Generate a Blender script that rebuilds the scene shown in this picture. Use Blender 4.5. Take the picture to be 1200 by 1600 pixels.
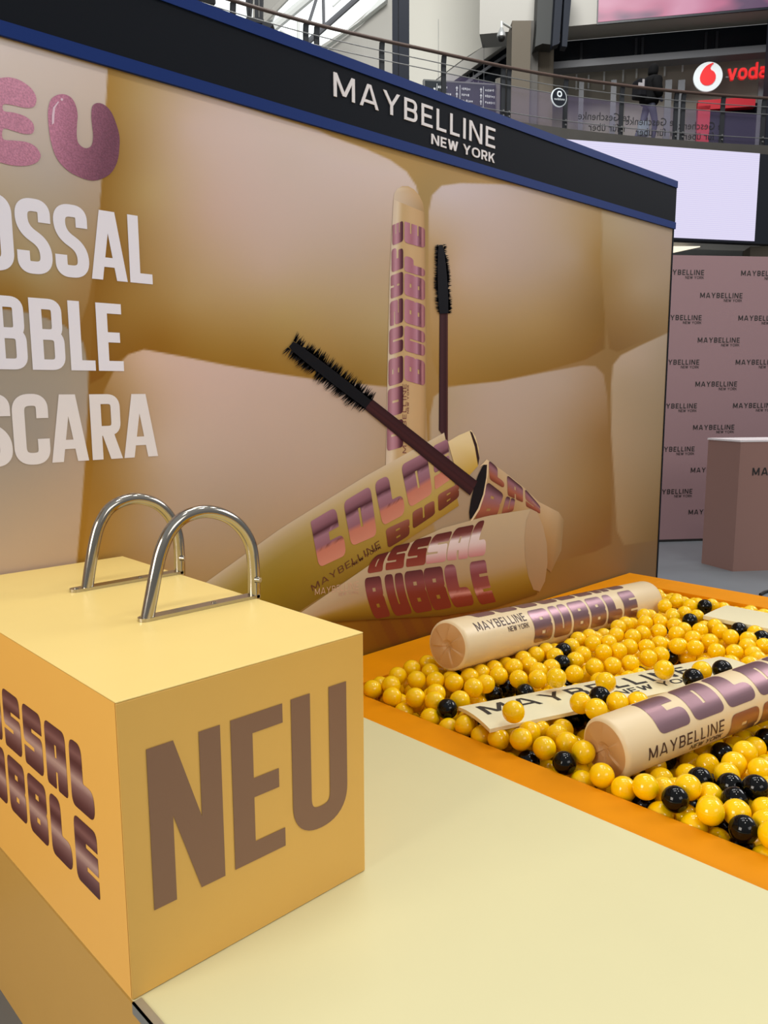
import bpy, bmesh, math, random
import numpy as np
from mathutils import Vector, Matrix
from mathutils.geometry import tessellate_polygon, delaunay_2d_cdt

for o in list(bpy.data.objects):
    bpy.data.objects.remove(o)
SC = bpy.context.scene
COL = SC.collection

# ------------------------------------------------------------------ camera
F_PX = 1246.3                      # focal length for a 1200 x 1600 frame
YAW, PITCH, ROLL = 0.763795, -0.150396, 0.004295
EYE = np.array([0.0, 0.0, 1.6])
_f = np.array([math.sin(YAW) * math.cos(PITCH), math.cos(YAW) * math.cos(PITCH), math.sin(PITCH)])
_r = np.array([math.cos(YAW), -math.sin(YAW), 0.0])
_d = np.cross(_f, _r)
_c, _s = math.cos(ROLL), math.sin(ROLL)
CR, CD = _c * _r + _s * _d, -_s * _r + _c * _d
CM = np.stack([CR, CD, _f])
cam_data = bpy.data.cameras.new('camera')
cam_data.sensor_fit = 'HORIZONTAL'
cam_data.sensor_width = 36.0
cam_data.lens = F_PX / 1200 * 36.0
cam_data.clip_end = 200
cam = bpy.data.objects.new('camera', cam_data)
COL.objects.link(cam)
cam.matrix_world = Matrix(((CR[0], -CD[0], -_f[0], EYE[0]), (CR[1], -CD[1], -_f[1], EYE[1]),
                           (CR[2], -CD[2], -_f[2], EYE[2]), (0, 0, 0, 1)))
SC.camera = cam

def ray(x, y): return CM.T @ np.array([(x - 600) / F_PX, (y - 800) / F_PX, 1.0])
def on_z(x, y, z): d = ray(x, y); return EYE + d * (z - EYE[2]) / d[2]
def on_y(x, y, Y): d = ray(x, y); return EYE + d * Y / d[1]
def on_x(x, y, X): d = ray(x, y); return EYE + d * X / d[0]
def at(x, y, depth): return EYE + ray(x, y) * depth
def on_plane(x, y, p, n):
    d = ray(x, y); p = np.asarray(p, float); n = np.asarray(n, float)
    return EYE + d * ((p - EYE) @ n) / (d @ n)
def project(P):
    c = (np.asarray(P, float) - EYE) @ CM.T
    return 600 + F_PX * c[..., 0] / c[..., 2], 800 + F_PX * c[..., 1] / c[..., 2]

# ------------------------------------------------------------------ light
SC.view_settings.view_transform = 'Standard'
SC.view_settings.look = 'None'
SC.view_settings.gamma = 1.0
SC.view_settings.use_curve_mapping = False
SC.view_settings.exposure = 0.0
world = bpy.data.worlds.new('overcast_sky')
SC.world = world
world.use_nodes = True
nt = world.node_tree
nt.nodes.clear()
wo = nt.nodes.new('ShaderNodeOutputWorld'); wb = nt.nodes.new('ShaderNodeBackground')
wt = nt.nodes.new('ShaderNodeTexCoord'); wx = nt.nodes.new('ShaderNodeSeparateXYZ')
wr = nt.nodes.new('ShaderNodeValToRGB')
wr.color_ramp.elements[0].position = 0.0; wr.color_ramp.elements[0].color = (0.56, 0.55, 0.53, 1)
wr.color_ramp.elements[1].position = 0.75; wr.color_ramp.elements[1].color = (0.95, 0.98, 1.0, 1)
nt.links.new(wt.outputs['Generated'], wx.inputs[0]); nt.links.new(wx.outputs['Z'], wr.inputs[0])
nt.links.new(wr.outputs[0], wb.inputs[0]); nt.links.new(wb.outputs[0], wo.inputs[0])
wb.inputs[1].default_value = 0.44

def area(name, loc, target, sx, sy, power, color):
    l = bpy.data.lights.new(name, 'AREA'); l.shape = 'RECTANGLE'; l.size = sx; l.size_y = sy
    l.energy = power; l.color = color
    o = bpy.data.objects.new(name, l); COL.objects.link(o); o.location = loc
    o.rotation_euler = (Vector(target) - Vector(loc)).to_track_quat('-Z', 'Y').to_euler()
    return o
area('skylight', (3.2, 2.4, 11.0), (2.2, 1.6, 0.5), 3.2, 2.4, 135, (1.0, 0.99, 0.97))
area('hall_daylight', (-8.0, 2.2, 4.6), (1.0, 2.0, 0.9), 4.0, 4.0, 560, (1.0, 0.92, 0.80))  # added unseen fill from the left, brightens the cube's side
for sx, sy in ((1.2, -0.6), (4.6, -0.4), (7.0, 1.6)):
    area('hall_lamp', (sx, sy, 7.5), (sx + .3, sy + .9, 0.5), 0.45, 0.45, 52, (1.0, 0.95, 0.86))
area('hall_front_light', (0.5, -7.5, 6.0), (2.2, 2.0, 1.2), 5.0, 3.0, 178, (1.0, 0.97, 0.93))  # added frontal fill behind the camera, makes up for the dimmer world
area('gallery_daylight', (13.0, -2.0, 8.0), (2.8, 1.2, 0.5), 6.0, 3.5, 480, (1.0, 0.98, 0.97))
area('roof_glazing_light', (11.0, 8.0, 19.0), (18.0, 16.0, 8.5), 8.0, 6.0, 2500, (1.0, 0.99, 0.95))

# ------------------------------------------------------------------ helpers
def lin(c):
    return tuple(((v / 255) / 12.92 if v / 255 <= 0.04045 else ((v / 255 + 0.055) / 1.055) ** 2.4) for v in c)

def mat(name, rgb, rough=0.5, metal=0.0, spec=0.5, noise=0.0, scale=40.0, bump=0.0, coat=0.0,
        emit=None, strength=1.0, attr=None, gain=1.0, alpha=1.0, sss=0.0, stretch=None, trans=0.0):
    m = bpy.data.materials.new(name); m.use_nodes = True
    n = m.node_tree; b = n.nodes['Principled BSDF']
    c = lin(rgb)
    b.inputs['Base Color'].default_value = (*c, 1)
    b.inputs['Roughness'].default_value = rough; b.inputs['Metallic'].default_value = metal
    b.inputs['Specular IOR Level'].default_value = spec; b.inputs['Coat Weight'].default_value = coat
    b.inputs['Alpha'].default_value = alpha
    b.inputs['Transmission Weight'].default_value = trans
    if sss:
        b.inputs['Subsurface Weight'].default_value = sss
        b.inputs['Subsurface Radius'].default_value = (0.02, 0.012, 0.004)
        b.inputs['Subsurface Scale'].default_value = 0.5
    if attr:
        a = n.nodes.new('ShaderNodeVertexColor'); a.layer_name = attr
        g = n.nodes.new('ShaderNodeVectorMath'); g.operation = 'SCALE'; g.inputs['Scale'].default_value = gain
        n.links.new(a.outputs['Color'], g.inputs[0]); n.links.new(g.outputs[0], b.inputs['Base Color'])
    if noise or bump:
        tc = n.nodes.new('ShaderNodeTexCoord'); ns = n.nodes.new('ShaderNodeTexNoise')
        ns.inputs['Scale'].default_value = scale; ns.inputs['Detail'].default_value = 5
        if stretch:
            mp = n.nodes.new('ShaderNodeMapping'); mp.inputs['Scale'].default_value = stretch
            n.links.new(tc.outputs['Object'], mp.inputs[0]); n.links.new(mp.outputs[0], ns.inputs['Vector'])
        else:
            n.links.new(tc.outputs['Object'], ns.inputs['Vector'])
        if noise:
            hs = n.nodes.new('ShaderNodeMix'); hs.data_type = 'RGBA'
            hs.inputs[6].default_value = (*[v * (1 - noise) for v in c], 1)
            hs.inputs[7].default_value = (*[min(1, v * (1 + noise)) for v in c], 1)
            n.links.new(ns.outputs['Fac'], hs.inputs[0])
            if not attr: n.links.new(hs.outputs[2], b.inputs['Base Color'])
            else:
                mr = n.nodes.new('ShaderNodeMapRange'); mr.inputs['From Min'].default_value = .3; mr.inputs['From Max'].default_value = .7
                mr.inputs['To Min'].default_value = 1 - noise; mr.inputs['To Max'].default_value = 1 + noise
                n.links.new(ns.outputs['Fac'], mr.inputs['Value']); n.links.new(mr.outputs[0], g.inputs['Scale'])
        if bump:
            bp = n.nodes.new('ShaderNodeBump'); bp.inputs['Strength'].default_value = bump
            bp.inputs['Distance'].default_value = 0.002
            n.links.new(ns.outputs['Fac'], bp.inputs['Height']); n.links.new(bp.outputs[0], b.inputs['Normal'])
    if emit:
        b.inputs['Emission Color'].default_value = (*lin(emit), 1); b.inputs['Emission Strength'].default_value = strength
    return m

def tag(o, label=None, cat=None, group=None, kind=None):
    if label: o['label'] = label
    if cat: o['category'] = cat
    if group: o['group'] = group
    if kind: o['kind'] = kind
    return o

def thing(name, loc, label, cat, group=None):
    o = bpy.data.objects.new(name, None); COL.objects.link(o)
    o.location = tuple(map(float, loc)); o.empty_display_size = 0.1
    o['abs'] = tuple(map(float, loc))
    return tag(o, label, cat, group)

def absloc(o):
    p = Vector((0, 0, 0))
    while o is not None:
        p += o.location; o = o.parent
    return p

def obj(name, verts, faces, m, parent=None, smooth=False, colors=None):
    """one mesh object from world-space vertices"""
    base = absloc(parent) if parent else Vector((0, 0, 0))
    verts = np.asarray(verts, float).reshape(-1, 3)
    v = verts - np.array(base)
    if parent is None:                        # origin at the foot of the thing
        lo, hi = v.min(0), v.max(0)
        og = np.array([(lo[0] + hi[0]) / 2, (lo[1] + hi[1]) / 2, lo[2]]); v = v - og
    else:
        og = np.zeros(3)
    me = bpy.data.meshes.new(name)
    me.from_pydata(v.tolist(), [], [tuple(int(i) for i in f) for f in faces])
    me.update()
    if smooth is True:
        me.polygons.foreach_set('use_smooth', [True] * len(me.polygons))
    elif smooth:
        me.polygons.foreach_set('use_smooth', [True] * len(me.polygons))
        me.set_sharp_from_angle(angle=math.radians(smooth))
    if colors is not None:
        a = me.color_attributes.new('print', 'FLOAT_COLOR', 'POINT')
        c = np.ones((len(v), 4)); c[:, :3] = np.asarray(colors)[:, :3]
        a.data.foreach_set('color', c.ravel())
    if m: me.materials.append(m)
    o = bpy.data.objects.new(name, me); COL.objects.link(o)
    o.parent = parent; o.location = tuple(og)
    return o

class MB:
    def __init__(s): s.v = []; s.f = []
    def add(s, v, f):
        n = len(s.v); s.v += [tuple(map(float, p)) for p in v]; s.f += [tuple(i + n for i in q) for q in f]; return s
    def frame(s, o, ex, ey, ez):               # box: corner + three edge vectors
        o, ex, ey, ez = (np.asarray(a, float) for a in (o, ex, ey, ez))
        P = [o + ex * i + ey * j + ez * k for k in (0, 1) for j in (0, 1) for i in (0, 1)]
        F = [(0, 2, 3, 1), (4, 5, 7, 6), (0, 1, 5, 4), (2, 6, 7, 3), (0, 4, 6, 2), (1, 3, 7, 5)]
        if np.dot(np.cross(ex, ey), ez) < 0: F = [q[::-1] for q in F]
        return s.add(P, F)
    def box(s, a, b): return s.frame(a, (b[0] - a[0], 0, 0), (0, b[1] - a[1], 0), (0, 0, b[2] - a[2]))
    def tube(s, pts, r, n=12, caps=True):
        pts = [np.asarray(p, float) for p in pts]; R = r if hasattr(r, '__len__') else [r] * len(pts)
        t0 = pts[1] - pts[0]; up = np.array([0, 0, 1.0]) if abs(t0[2]) < 0.9 * np.linalg.norm(t0) else np.array([1.0, 0, 0])
        V = []; u = None
        for i, p in enumerate(pts):
            t = pts[min(i + 1, len(pts) - 1)] - pts[max(i - 1, 0)]; t = t / np.linalg.norm(t)
            u = np.cross(up, t) if u is None else u - (u @ t) * t
            u = u / np.linalg.norm(u); w = np.cross(t, u)
            V += [p + R[i] * (math.cos(a) * u + math.sin(a) * w) for a in (2 * math.pi * k / n for k in range(n))]
        Fc = [(i * n + k, i * n + (k + 1) % n, (i + 1) * n + (k + 1) % n, (i + 1) * n + k)
              for i in range(len(pts) - 1) for k in range(n)]
        if caps: Fc += [tuple(range(n))[::-1], tuple(range((len(pts) - 1) * n, len(pts) * n))]
        return s.add(V, Fc)
    def prism(s, pts, off):
        n = len(pts); off = np.asarray(off, float); P = [np.asarray(p, float) for p in pts]
        tri = tessellate_polygon([[Vector(p) for p in P]])
        F = [tuple(t) for t in tri] + [tuple(i + n for i in t[::-1]) for t in tri]
        F += [(i, (i + 1) % n, n + (i + 1) % n, n + i) for i in range(n)]
        return s.add(P + [p + off for p in P], F)
    def build(s, name, m, parent=None, smooth=False, bevel=0.0, colors=None):
        o = obj(name, s.v, s.f, m, parent, smooth, colors)
        if bevel:
            md = o.modifiers.new('bevel', 'BEVEL'); md.width = bevel; md.segments = 2; md.limit_method = 'ANGLE'
        return o

def arc_pts(P, r, n=6, closed=False):
    """polyline with rounded corners"""
    P = [np.array(p, float) for p in P]; out = []
    N = len(P)
    for i in range(N):
        if not closed and i in (0, N - 1): out.append(P[i]); continue
        a, b, c = P[i - 1], P[i], P[(i + 1) % N]
        la, lc = np.linalg.norm(a - b), np.linalg.norm(c - b)
        rr = r[i] if hasattr(r, '__len__') else r
        q = min(rr, la * 0.5, lc * 0.5)
        if q < 1e-5: out.append(b); continue
        s, e = b + (a - b) / la * q, b + (c - b) / lc * q
        for k in range(n + 1):
            t = k / n; out.append((1 - t) ** 2 * s + 2 * t * (1 - t) * (0.42 * b + 0.58 * b) + t * t * e)
    return out

def stroke(P, t, closed=False):
    P = [np.array(p, float) for p in P]
    Q = [P[0]]
    for p in P[1:]:
        if np.linalg.norm(p - Q[-1]) > 1e-4: Q.append(p)
    P = Q
    if closed and np.linalg.norm(P[0] - P[-1]) < 1e-4: P.pop()
    n = len(P); V = []
    for i in range(n):
        a = P[i - 1] if (i or closed) else None; c = P[(i + 1) % n] if (i < n - 1 or closed) else None
        d1 = (P[i] - a) / np.linalg.norm(P[i] - a) if a is not None else None
        d2 = (c - P[i]) / np.linalg.norm(c - P[i]) if c is not None else None
        if d1 is None: d1 = d2
        if d2 is None: d2 = d1
        m = d1 + d2; m /= np.linalg.norm(m) + 1e-9
        nn = np.array([-m[1], m[0]]); k = max(0.5, nn @ np.array([-d1[1], d1[0]]))
        V += [P[i] + nn * t / 2 / k, P[i] - nn * t / 2 / k]
    F = [(2 * i, 2 * i + 1, 2 * ((i + 1) % n) + 1, 2 * ((i + 1) % n)) for i in range(n if closed else n - 1)]
    return V, F

def dg(x0, y0, x1, y1, h): return [(x0 - h, y0), (x0 + h, y0), (x1 + h, y1), (x1 - h, y1)], [(0, 1, 2, 3)]
def rc(x0, y0, x1, y1): return [(x0, y0), (x1, y0), (x1, y1), (x0, y1)], [(0, 1, 2, 3)]

def glyph(ch, w, t, th=None):
    """capital letter, cap height 1, advance box w, stem t, bar th; list of (verts, faces)"""
    th = th or t; L, R, B, T = t / 2, w - t / 2, th / 2, 1 - th / 2; h = t * 0.56
    if ch == 'M': return [rc(0, 0, t, 1), rc(w - t, 0, w, 1), dg(w / 2, .12, h, 1, h), dg(w / 2, .12, w - h, 1, h)]
    if ch == 'A': return [dg(t * .5, 0, w / 2 - t * .2, 1, t * .5), dg(w - t * .5, 0, w / 2 + t * .2, 1, t * .5), rc(w * .22, .19, w * .78, .19 + th * .92)]
    if ch == 'N': return [rc(0, 0, t, 1), rc(w - t, 0, w, 1), dg(h * 1.05, 1, w - h * 1.05, 0, h)]
    if ch == 'Y': return [dg(h, 1, w / 2, .42, h), dg(w - h, 1, w / 2, .42, h), rc(w / 2 - t / 2, 0, w / 2 + t / 2, .46)]
    if ch == 'W': return [dg(h, 1, w * .29, 0, h), dg(w * .5, .95, w * .29, 0, h), dg(w * .5, .95, w * .71, 0, h), dg(w - h, 1, w * .71, 0, h)]
    if ch == 'K': return [rc(0, 0, t, 1), dg(w - h, 1, t * .9, .36, h), dg(w * .42, .62, w - h, 0, h)]
    if ch == 'I': return [rc(0, 0, t, 1)]
    if ch == 'L': return [rc(0, 0, t, 1), rc(t, 0, w, th)]
    if ch == 'E': return [rc(0, 0, t, 1), rc(t, 0, w, th), rc(t, 1 - th, w, 1), rc(t, .5 - th / 2, w * .9, .5 + th / 2)]
    r = min(.3, (w - t) * .5)
    if ch == 'U': return [stroke(arc_pts([(L, 1), (L, B), (R, B), (R, 1)], (w - t) * .5, 10), t)]
    if ch == 'O':
        return [stroke(arc_pts([(L, B), (R, B), (R, T), (L, T)], (w - t) * .5 if w < .7 else .5, 10, True), t, True)]
    if ch == 'C': return [stroke(arc_pts([(R, .66), (R, T), (L, T), (L, B), (R, B), (R, .36)], (w - t) * .5, 10), t)]
    if ch == 'S':
        return [stroke(arc_pts([(R, .70), (R, T), (L, T), (L, .60), (R, .40), (R, B), (L, B), (L, .30)], (w - t) * .5, 10), t)]
    if ch in 'BR':
        m = .5 if ch == 'B' else .44
        g = [rc(0, 0, t, 1), stroke(arc_pts([(t * .9, T), (R - .02 * (ch == 'B'), T), (R - .02 * (ch == 'B'), m), (t * .9, m)], r * .9, 7), th)]
        if ch == 'B': g.append(stroke(arc_pts([(t * .9, m), (R, m), (R, B), (t * .9, B)], r * .9, 7), th))
        else: g.append(dg(w * .52, m, w - h, 0, h))
        return g
    return []

WIDTHS = dict(M=.98, A=.92, Y=.86, B=.70, E=.62, L=.56, I=.13, N=.82, W=1.12, O=.95, R=.70, K=.74)
def text_polys(s, t=.135, gap=.24, widths=WIDTHS, space=.42):
    x = 0; out = []
    for ch in s:
        if ch == ' ': x += space; continue
        w = t if ch == 'I' else widths[ch]
        for V, F in glyph(ch, w, t): out.append(([(p[0] + x, p[1]) for p in V], F))
        x += w + gap
    return out, x - gap

def brand_mark(black=False):
    """the two-line word mark in a unit box 0..1 wide; height returned"""
    t = .17 if black else .135
    a, wa = text_polys('MAYBELLINE', t); b, wb = text_polys('NEW YORK', .15, .16)
    sb = .54
    P = [([(p[0] / wa, p[1] / wa) for p in V], F) for V, F in a]
    k = sb * wb; off = wa - k
    P += [([((p[0] * sb + off) / wa, (p[1] * sb - .74) / wa) for p in V], F) for V, F in b]
    return P, 1.0 / wa, -.74 / wa

def flat_mesh(polys, cuts_u=(), cuts_v=()):
    """union of the given flat pieces as one clean triangulated sheet, cut along lines where it has to bend"""
    P, FF = [], []
    for V, F in polys:
        n = len(P); P += [Vector((p[0], p[1])) for p in V]
        for f in F:
            q = [i + n for i in f]
            A = sum(P[q[i]].x * P[q[(i + 1) % len(q)]].y - P[q[(i + 1) % len(q)]].x * P[q[i]].y for i in range(len(q)))
            if abs(A) > 1e-10: FF.append(q if A > 0 else q[::-1])
    r = delaunay_2d_cdt(P, [], FF, 1, 1e-6)
    bm = bmesh.new(); vs = [bm.verts.new((v.x, v.y, 0)) for v in r[0]]
    rings = [np.array([P[i][:] for i in q]) for q in FF]
    box_ = np.array([[*g.min(0), *g.max(0)] for g in rings])
    def covered(x, y):
        for k in np.nonzero((box_[:, 0] <= x) & (box_[:, 2] >= x) & (box_[:, 1] <= y) & (box_[:, 3] >= y))[0]:
            g = rings[k]; ins = False
            for i in range(len(g)):
                (xa, ya), (xb, yb) = g[i - 1], g[i]
                if (ya > y) != (yb > y) and x < (xb - xa) * (y - ya) / (yb - ya) + xa: ins = not ins
            if ins: return True
        return False
    for f in r[2]:
        c = [r[0][i] for i in f]
        if not covered(sum(v.x for v in c) / len(c), sum(v.y for v in c) / len(c)): continue
        try: bm.faces.new([vs[i] for i in f])
        except ValueError: pass
    bm.normal_update()
    for f in bm.faces:
        if f.normal.z < 0: f.normal_flip()
    for axis, cuts in ((0, cuts_u), (1, cuts_v)):
        no = (1, 0, 0) if axis == 0 else (0, 1, 0)
        for c in cuts:
            bmesh.ops.bisect_plane(bm, geom=bm.verts[:] + bm.edges[:] + bm.faces[:], plane_co=tuple(c * q for q in no), plane_no=no)
    bm.verts.index_update()
    V = [(v.co.x, v.co.y) for v in bm.verts]; F = [tuple(v.index for v in f.verts) for f in bm.faces]
    bm.free()
    return V, F

def poly_fill(outer, holes=()):
    loops = [[Vector((p[0], p[1], 0)) for p in outer]] + [[Vector((p[0], p[1], 0)) for p in h] for h in holes]
    V = [(p.x, p.y) for l in loops for p in l]
    return V, [tuple(t) for t in tessellate_polygon(loops)]

def catmull(P, n=6):
    P = [np.array(p, float) for p in P]; N = len(P); out = []
    for i in range(N):
        a, b, c, d = P[i - 1], P[i], P[(i + 1) % N], P[(i + 2) % N]
        for k in range(n):
            t = k / n
            out.append(.5 * (2 * b + (c - a) * t + (2 * a - 5 * b + 4 * c - d) * t * t + (3 * b - a - 3 * c + d) * t ** 3))
    return out

def bubble(ch):
    """one block letter of the rounded 'bubble' lettering in the unit square (y up)"""
    R = .17
    def rect(x0, y0, x1, y1): return [(x0, y0), (x1, y0), (x1, y1), (x0, y1)]
    def rnd(P, r): return arc_pts(P, r, 5, True)
    if ch == 'C':
        return [poly_fill(rnd([(0, 0), (1, 0), (1, .42), (.52, .42), (.52, .60), (.88, .60), (.88, 1), (0, 1)], [R, R, .18, .0, .0, .0, .2, .05]))]
    if ch == 'O': return [poly_fill(rnd(rect(0, 0, 1, 1), R), [rect(.46, .30, .545, .70)])]
    if ch == 'L': return [poly_fill(rnd([(0, 0), (1, 0), (1, .44), (.55, .44), (.55, 1), (0, 1)], [R, .22, .24, .04, .2, .2]))]
    if ch == 'S':
        return [poly_fill(rnd([(0, 0), (1, 0), (1, .60), (.45, .60), (.45, .665), (1, .665), (1, 1), (0, 1), (0, .38), (.55, .37), (.55, .305), (0, .305)],
                              [.08, R, .12, 0, 0, 0, .2, R, .12, 0, 0, 0]))]
    if ch == 'A':
        return [poly_fill(rnd([(0, 0), (.455, 0), (.455, .28), (.545, .28), (.545, 0), (1, 0), (1, 1), (0, 1)], [.1, .05, 0, 0, .05, .1, R, R]), [rect(.455, .50, .545, .70)])]
    if ch == 'B':
        return [poly_fill(rnd([(0, 0), (1, 0), (1, .47), (.95, .52), (1, .57), (1, 1), (0, 1)], [R, R, .14, 0, .14, R, R]),
                          [rect(.41, .25, .59, .34), rect(.41, .64, .59, .73)])]
    if ch == 'U': return [poly_fill(rnd([(0, 0), (1, 0), (1, 1), (.54, 1), (.54, .26), (.46, .26), (.46, 1), (0, 1)], [R, R, .16, .14, 0, 0, .14, .16]))]
    if ch == 'E':
        return [poly_fill(rnd([(0, 0), (1, 0), (1, .27), (.5, .27), (.5, .34), (1, .34), (1, .62), (.5, .62), (.5, .69), (1, .69), (1, 1), (0, 1)],
                              [R, .06, .0, 0, 0, .0, .0, 0, 0, .0, .2, R]))]

def place(polys, x, y, w, h): return [([(x + p[0] * w, y + p[1] * h) for p in V], F) for V, F in polys]

# ------------------------------------------------------------------ materials
M = {}
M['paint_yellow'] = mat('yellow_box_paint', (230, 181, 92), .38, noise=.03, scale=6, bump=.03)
M['paint_pale'] = mat('pale_yellow_platform_paint', (220, 214, 168), .36, noise=.02, scale=5, bump=.03)
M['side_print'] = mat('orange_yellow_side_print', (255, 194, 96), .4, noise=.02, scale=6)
M['paint_lid'] = mat('light_yellow_lid_paint', (246, 218, 136), .38, noise=.03, scale=6, bump=.03)  # paler copy of the box paint: light on the top put into the colour
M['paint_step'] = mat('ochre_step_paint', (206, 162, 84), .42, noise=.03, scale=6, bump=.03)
M['orange'] = mat('orange_rim_paint', (224, 141, 0), .55, spec=.12, noise=.08, scale=9, bump=.10, stretch=(1, 1, 1))
M['ball_yellow'] = mat('yellow_ball_plastic', (255, 205, 2), .10, sss=.06)
M['ball_black'] = mat('black_ball_plastic', (4, 4, 5), .08, spec=.32)
M['skin'] = mat('cream_vinyl', (230, 208, 168), .36, noise=.02, scale=8, bump=.04)
M['skin_end'] = mat('tan_folded_vinyl', (202, 158, 108), .5, noise=.05, scale=14, bump=.25)
M['foil'] = mat('mauve_metallic_foil', (160, 126, 134), .33, metal=.85, noise=.06, scale=20)
M['ink'] = mat('dark_brown_ink', (74, 48, 46), .5)
M['ink_black'] = mat('black_ink', (34, 32, 32), .5)
M['mauve'] = mat('mauve_vinyl_letters', (136, 100, 80), .45)
M['steel'] = mat('polished_steel', (172, 166, 156), .13, metal=1.0)
M['steel_plate'] = mat('brushed_steel_plate', (190, 184, 172), .28, metal=1.0)
M['alu'] = mat('aluminium_edge_strip', (196, 198, 194), .4, metal=.8)
M['navy'] = mat('dark_header_panel', (19, 23, 31), .65, spec=.08)
M['blue'] = mat('blue_edge_band', (20, 48, 114), .5, spec=.12)
M['white_letter'] = mat('white_header_letter', (226, 222, 226), .5)
M['print'] = mat('mural_print', (255, 255, 255), .5, attr='print', gain=1.0, spec=.12)
M['floor'] = mat('grey_concrete_floor', (114, 120, 126), .35, noise=.12, scale=3)
M['pink_panel'] = mat('dusty_pink_press_wall', (152, 122, 127), .55)
M['pink_counter'] = mat('dusty_pink_counter', (144, 110, 102), .5)
M['counter_top'] = mat('white_counter_top', (225, 218, 222), .4)
M['dark_metal'] = mat('dark_grey_steel', (52, 54, 58), .5, spec=.2)
M['navy_metal'] = mat('dark_blue_steel', (30, 35, 46), .55, spec=.15)
M['bracket'] = mat('dark_grey_bracket_steel', (60, 62, 62), .55, spec=.2)
M['rail_wood'] = mat('dark_brown_handrail', (84, 66, 58), .4)
M['wire'] = mat('steel_wire', (150, 150, 150), .35, metal=.6)
M['white_wall'] = mat('off_white_cladding', (208, 206, 196), .6, noise=.03, scale=.6)
M['white_beam'] = mat('white_steel_beam', (232, 236, 234), .55)
M['grey_wall'] = mat('light_grey_cladding', (178, 176, 170), .6)
M['concrete'] = mat('tan_concrete', (100, 92, 80), .75, noise=.08, scale=1.2)
M['concrete_dark'] = mat('grey_stone_fascia', (80, 77, 73), .6, noise=.15, scale=3)
M['dark_glass'] = mat('dark_glazing', (18, 24, 33), .2, spec=.3)
M['lintel'] = mat('grey_metal_lintel', (100, 102, 108), .5)
M['shop'] = mat('dim_shop_interior', (158, 152, 142), .6, noise=.1, scale=.8)
M['shop_red'] = mat('red_shop_frame', (196, 22, 44), .5)
M['red_sign'] = mat('red_sign_letters', (226, 30, 34), .45, emit=(226, 30, 34), strength=.35)
M['white_sign'] = mat('white_sign_disc', (226, 234, 238), .45, emit=(226, 234, 238), strength=.25)
M['screen'] = mat('bright_display_screen', (20, 20, 20), .4, emit=(226, 219, 247), strength=.95)
M['bezel'] = mat('dark_screen_bezel', (20, 26, 38), .4)
M['lamp'] = mat('ceiling_light_panel', (255, 244, 225), .4, emit=(255, 240, 214), strength=1.1)
M['sign_face'] = mat('black_sign_face', (30, 38, 44), .4)
M['sign_text'] = mat('white_sign_text', (220, 224, 226), .5)
M['sign_edge'] = mat('grey_sign_edge', (120, 122, 120), .4)
M['jacket'] = mat('black_jacket_cloth', (9, 9, 12), .85, spec=.2)
M['jeans'] = mat('grey_blue_jeans', (70, 74, 92), .8)
M['skin_tone'] = mat('skin', (150, 110, 92), .6)
M['pack'] = mat('dark_backpack_cloth', (22, 22, 27), .85, spec=.2)
M['pack_trim'] = mat('pale_backpack_trim', (176, 172, 176), .6)
M['bag'] = mat('pale_carrier_bag', (170, 186, 196), .5)
M['cctv'] = mat('grey_camera_housing', (176, 178, 178), .3, metal=.4)
M['rubber'] = mat('black_rubber', (18, 18, 18), .5)
g = mat('tinted_balustrade_glass', (122, 112, 150), .08, alpha=.30)  # lavender reflection painted into the glass colour and opacity
M['glass'] = g

# ================================================================== large structure
WY = 2.53            # printed wall plane
ZP = 0.46            # platform height
BX0, BX1, BY0, BZ = 0.59, 1.187, 1.31, 1.054
tag(obj('floor', [(-9, -9, 0), (42, -9, 0), (42, 40, 0), (-9, 40, 0)], [(0, 1, 2, 3)], M['floor']), kind='structure')

# ------------------------------------------------------------------ printed display wall
wall = thing('display_wall', (2.0, WY, 0), 'tall printed display wall with black header and giant mascara picture behind the ball pit', 'wall')
XL, XR, ZT, ZH = -0.9, 4.97, 2.890, 2.606
MB().box((XL, WY, 0), (XR, WY + .12, ZT)).build('wall_body', M['navy'], wall)
MB().box((XL, WY - .010, ZH + .02), (XR + .004, WY, ZT)).build('header_panel', M['navy'], wall)
tag(MB().box((XL, WY - .015, ZT - .036), (XR + .006, WY + .12, ZT + .004)).build('top_edge_band', M['blue'], wall), 'blue band along the top edge of the header')
tag(MB().box((XL, WY - .015, ZH), (XR + .006, WY, ZH + .040)).build('lower_edge_band', M['blue'], wall), 'blue band along the lower edge of the header')
MB().box((XR - .010, WY - .006, 0), (XR + .004, WY, ZH)).build('edge_profile', M['navy'], wall)
def wall_mesh(name, polys, fn, m, parent, off, cu=(), cv=(), colf=None, relief=0.0):
    V, F = flat_mesh(polys, cu, cv)
    P = np.array([fn(u, v) for u, v in V]); P[:, 1] = WY - off
    C = None if colf is None else np.array([colf(u, v) for u, v in V])
    if relief:
        n = len(P); Q = P.copy(); Q[:, 1] += relief
        from collections import Counter
        E = Counter(); 
        for f in F:
            for i in range(len(f)): E[(f[i], f[(i + 1) % len(f)])] += 1
        side = [(a, a + n, b + n, b) for (a, b) in E if (b, a) not in E]
        P = np.vstack([P, Q]); F = list(F) + side
        if C is not None: C = np.vstack([C, C])
    return obj(name, P, F, m, parent, colors=C)
BM, BMH, BMB = brand_mark(); BMK, _, _ = brand_mark(True)
hx0, hx1 = 2.151, 3.150
a_, wa_ = text_polys('MAYBELLINE', .135)
wall_mesh('header_lettering', place(a_, hx0, 0, (hx1 - hx0) / wa_, 1) and [([(p[0] * (hx1 - hx0) / wa_ + hx0, p[1] * .088 + 2.734) for p in V], F) for V, F in a_],
          lambda u, v: (u, WY, v), M['white_letter'], wall, .0135, relief=.006)
b_, wb_ = text_polys('NEW YORK', .17, .17)
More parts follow.
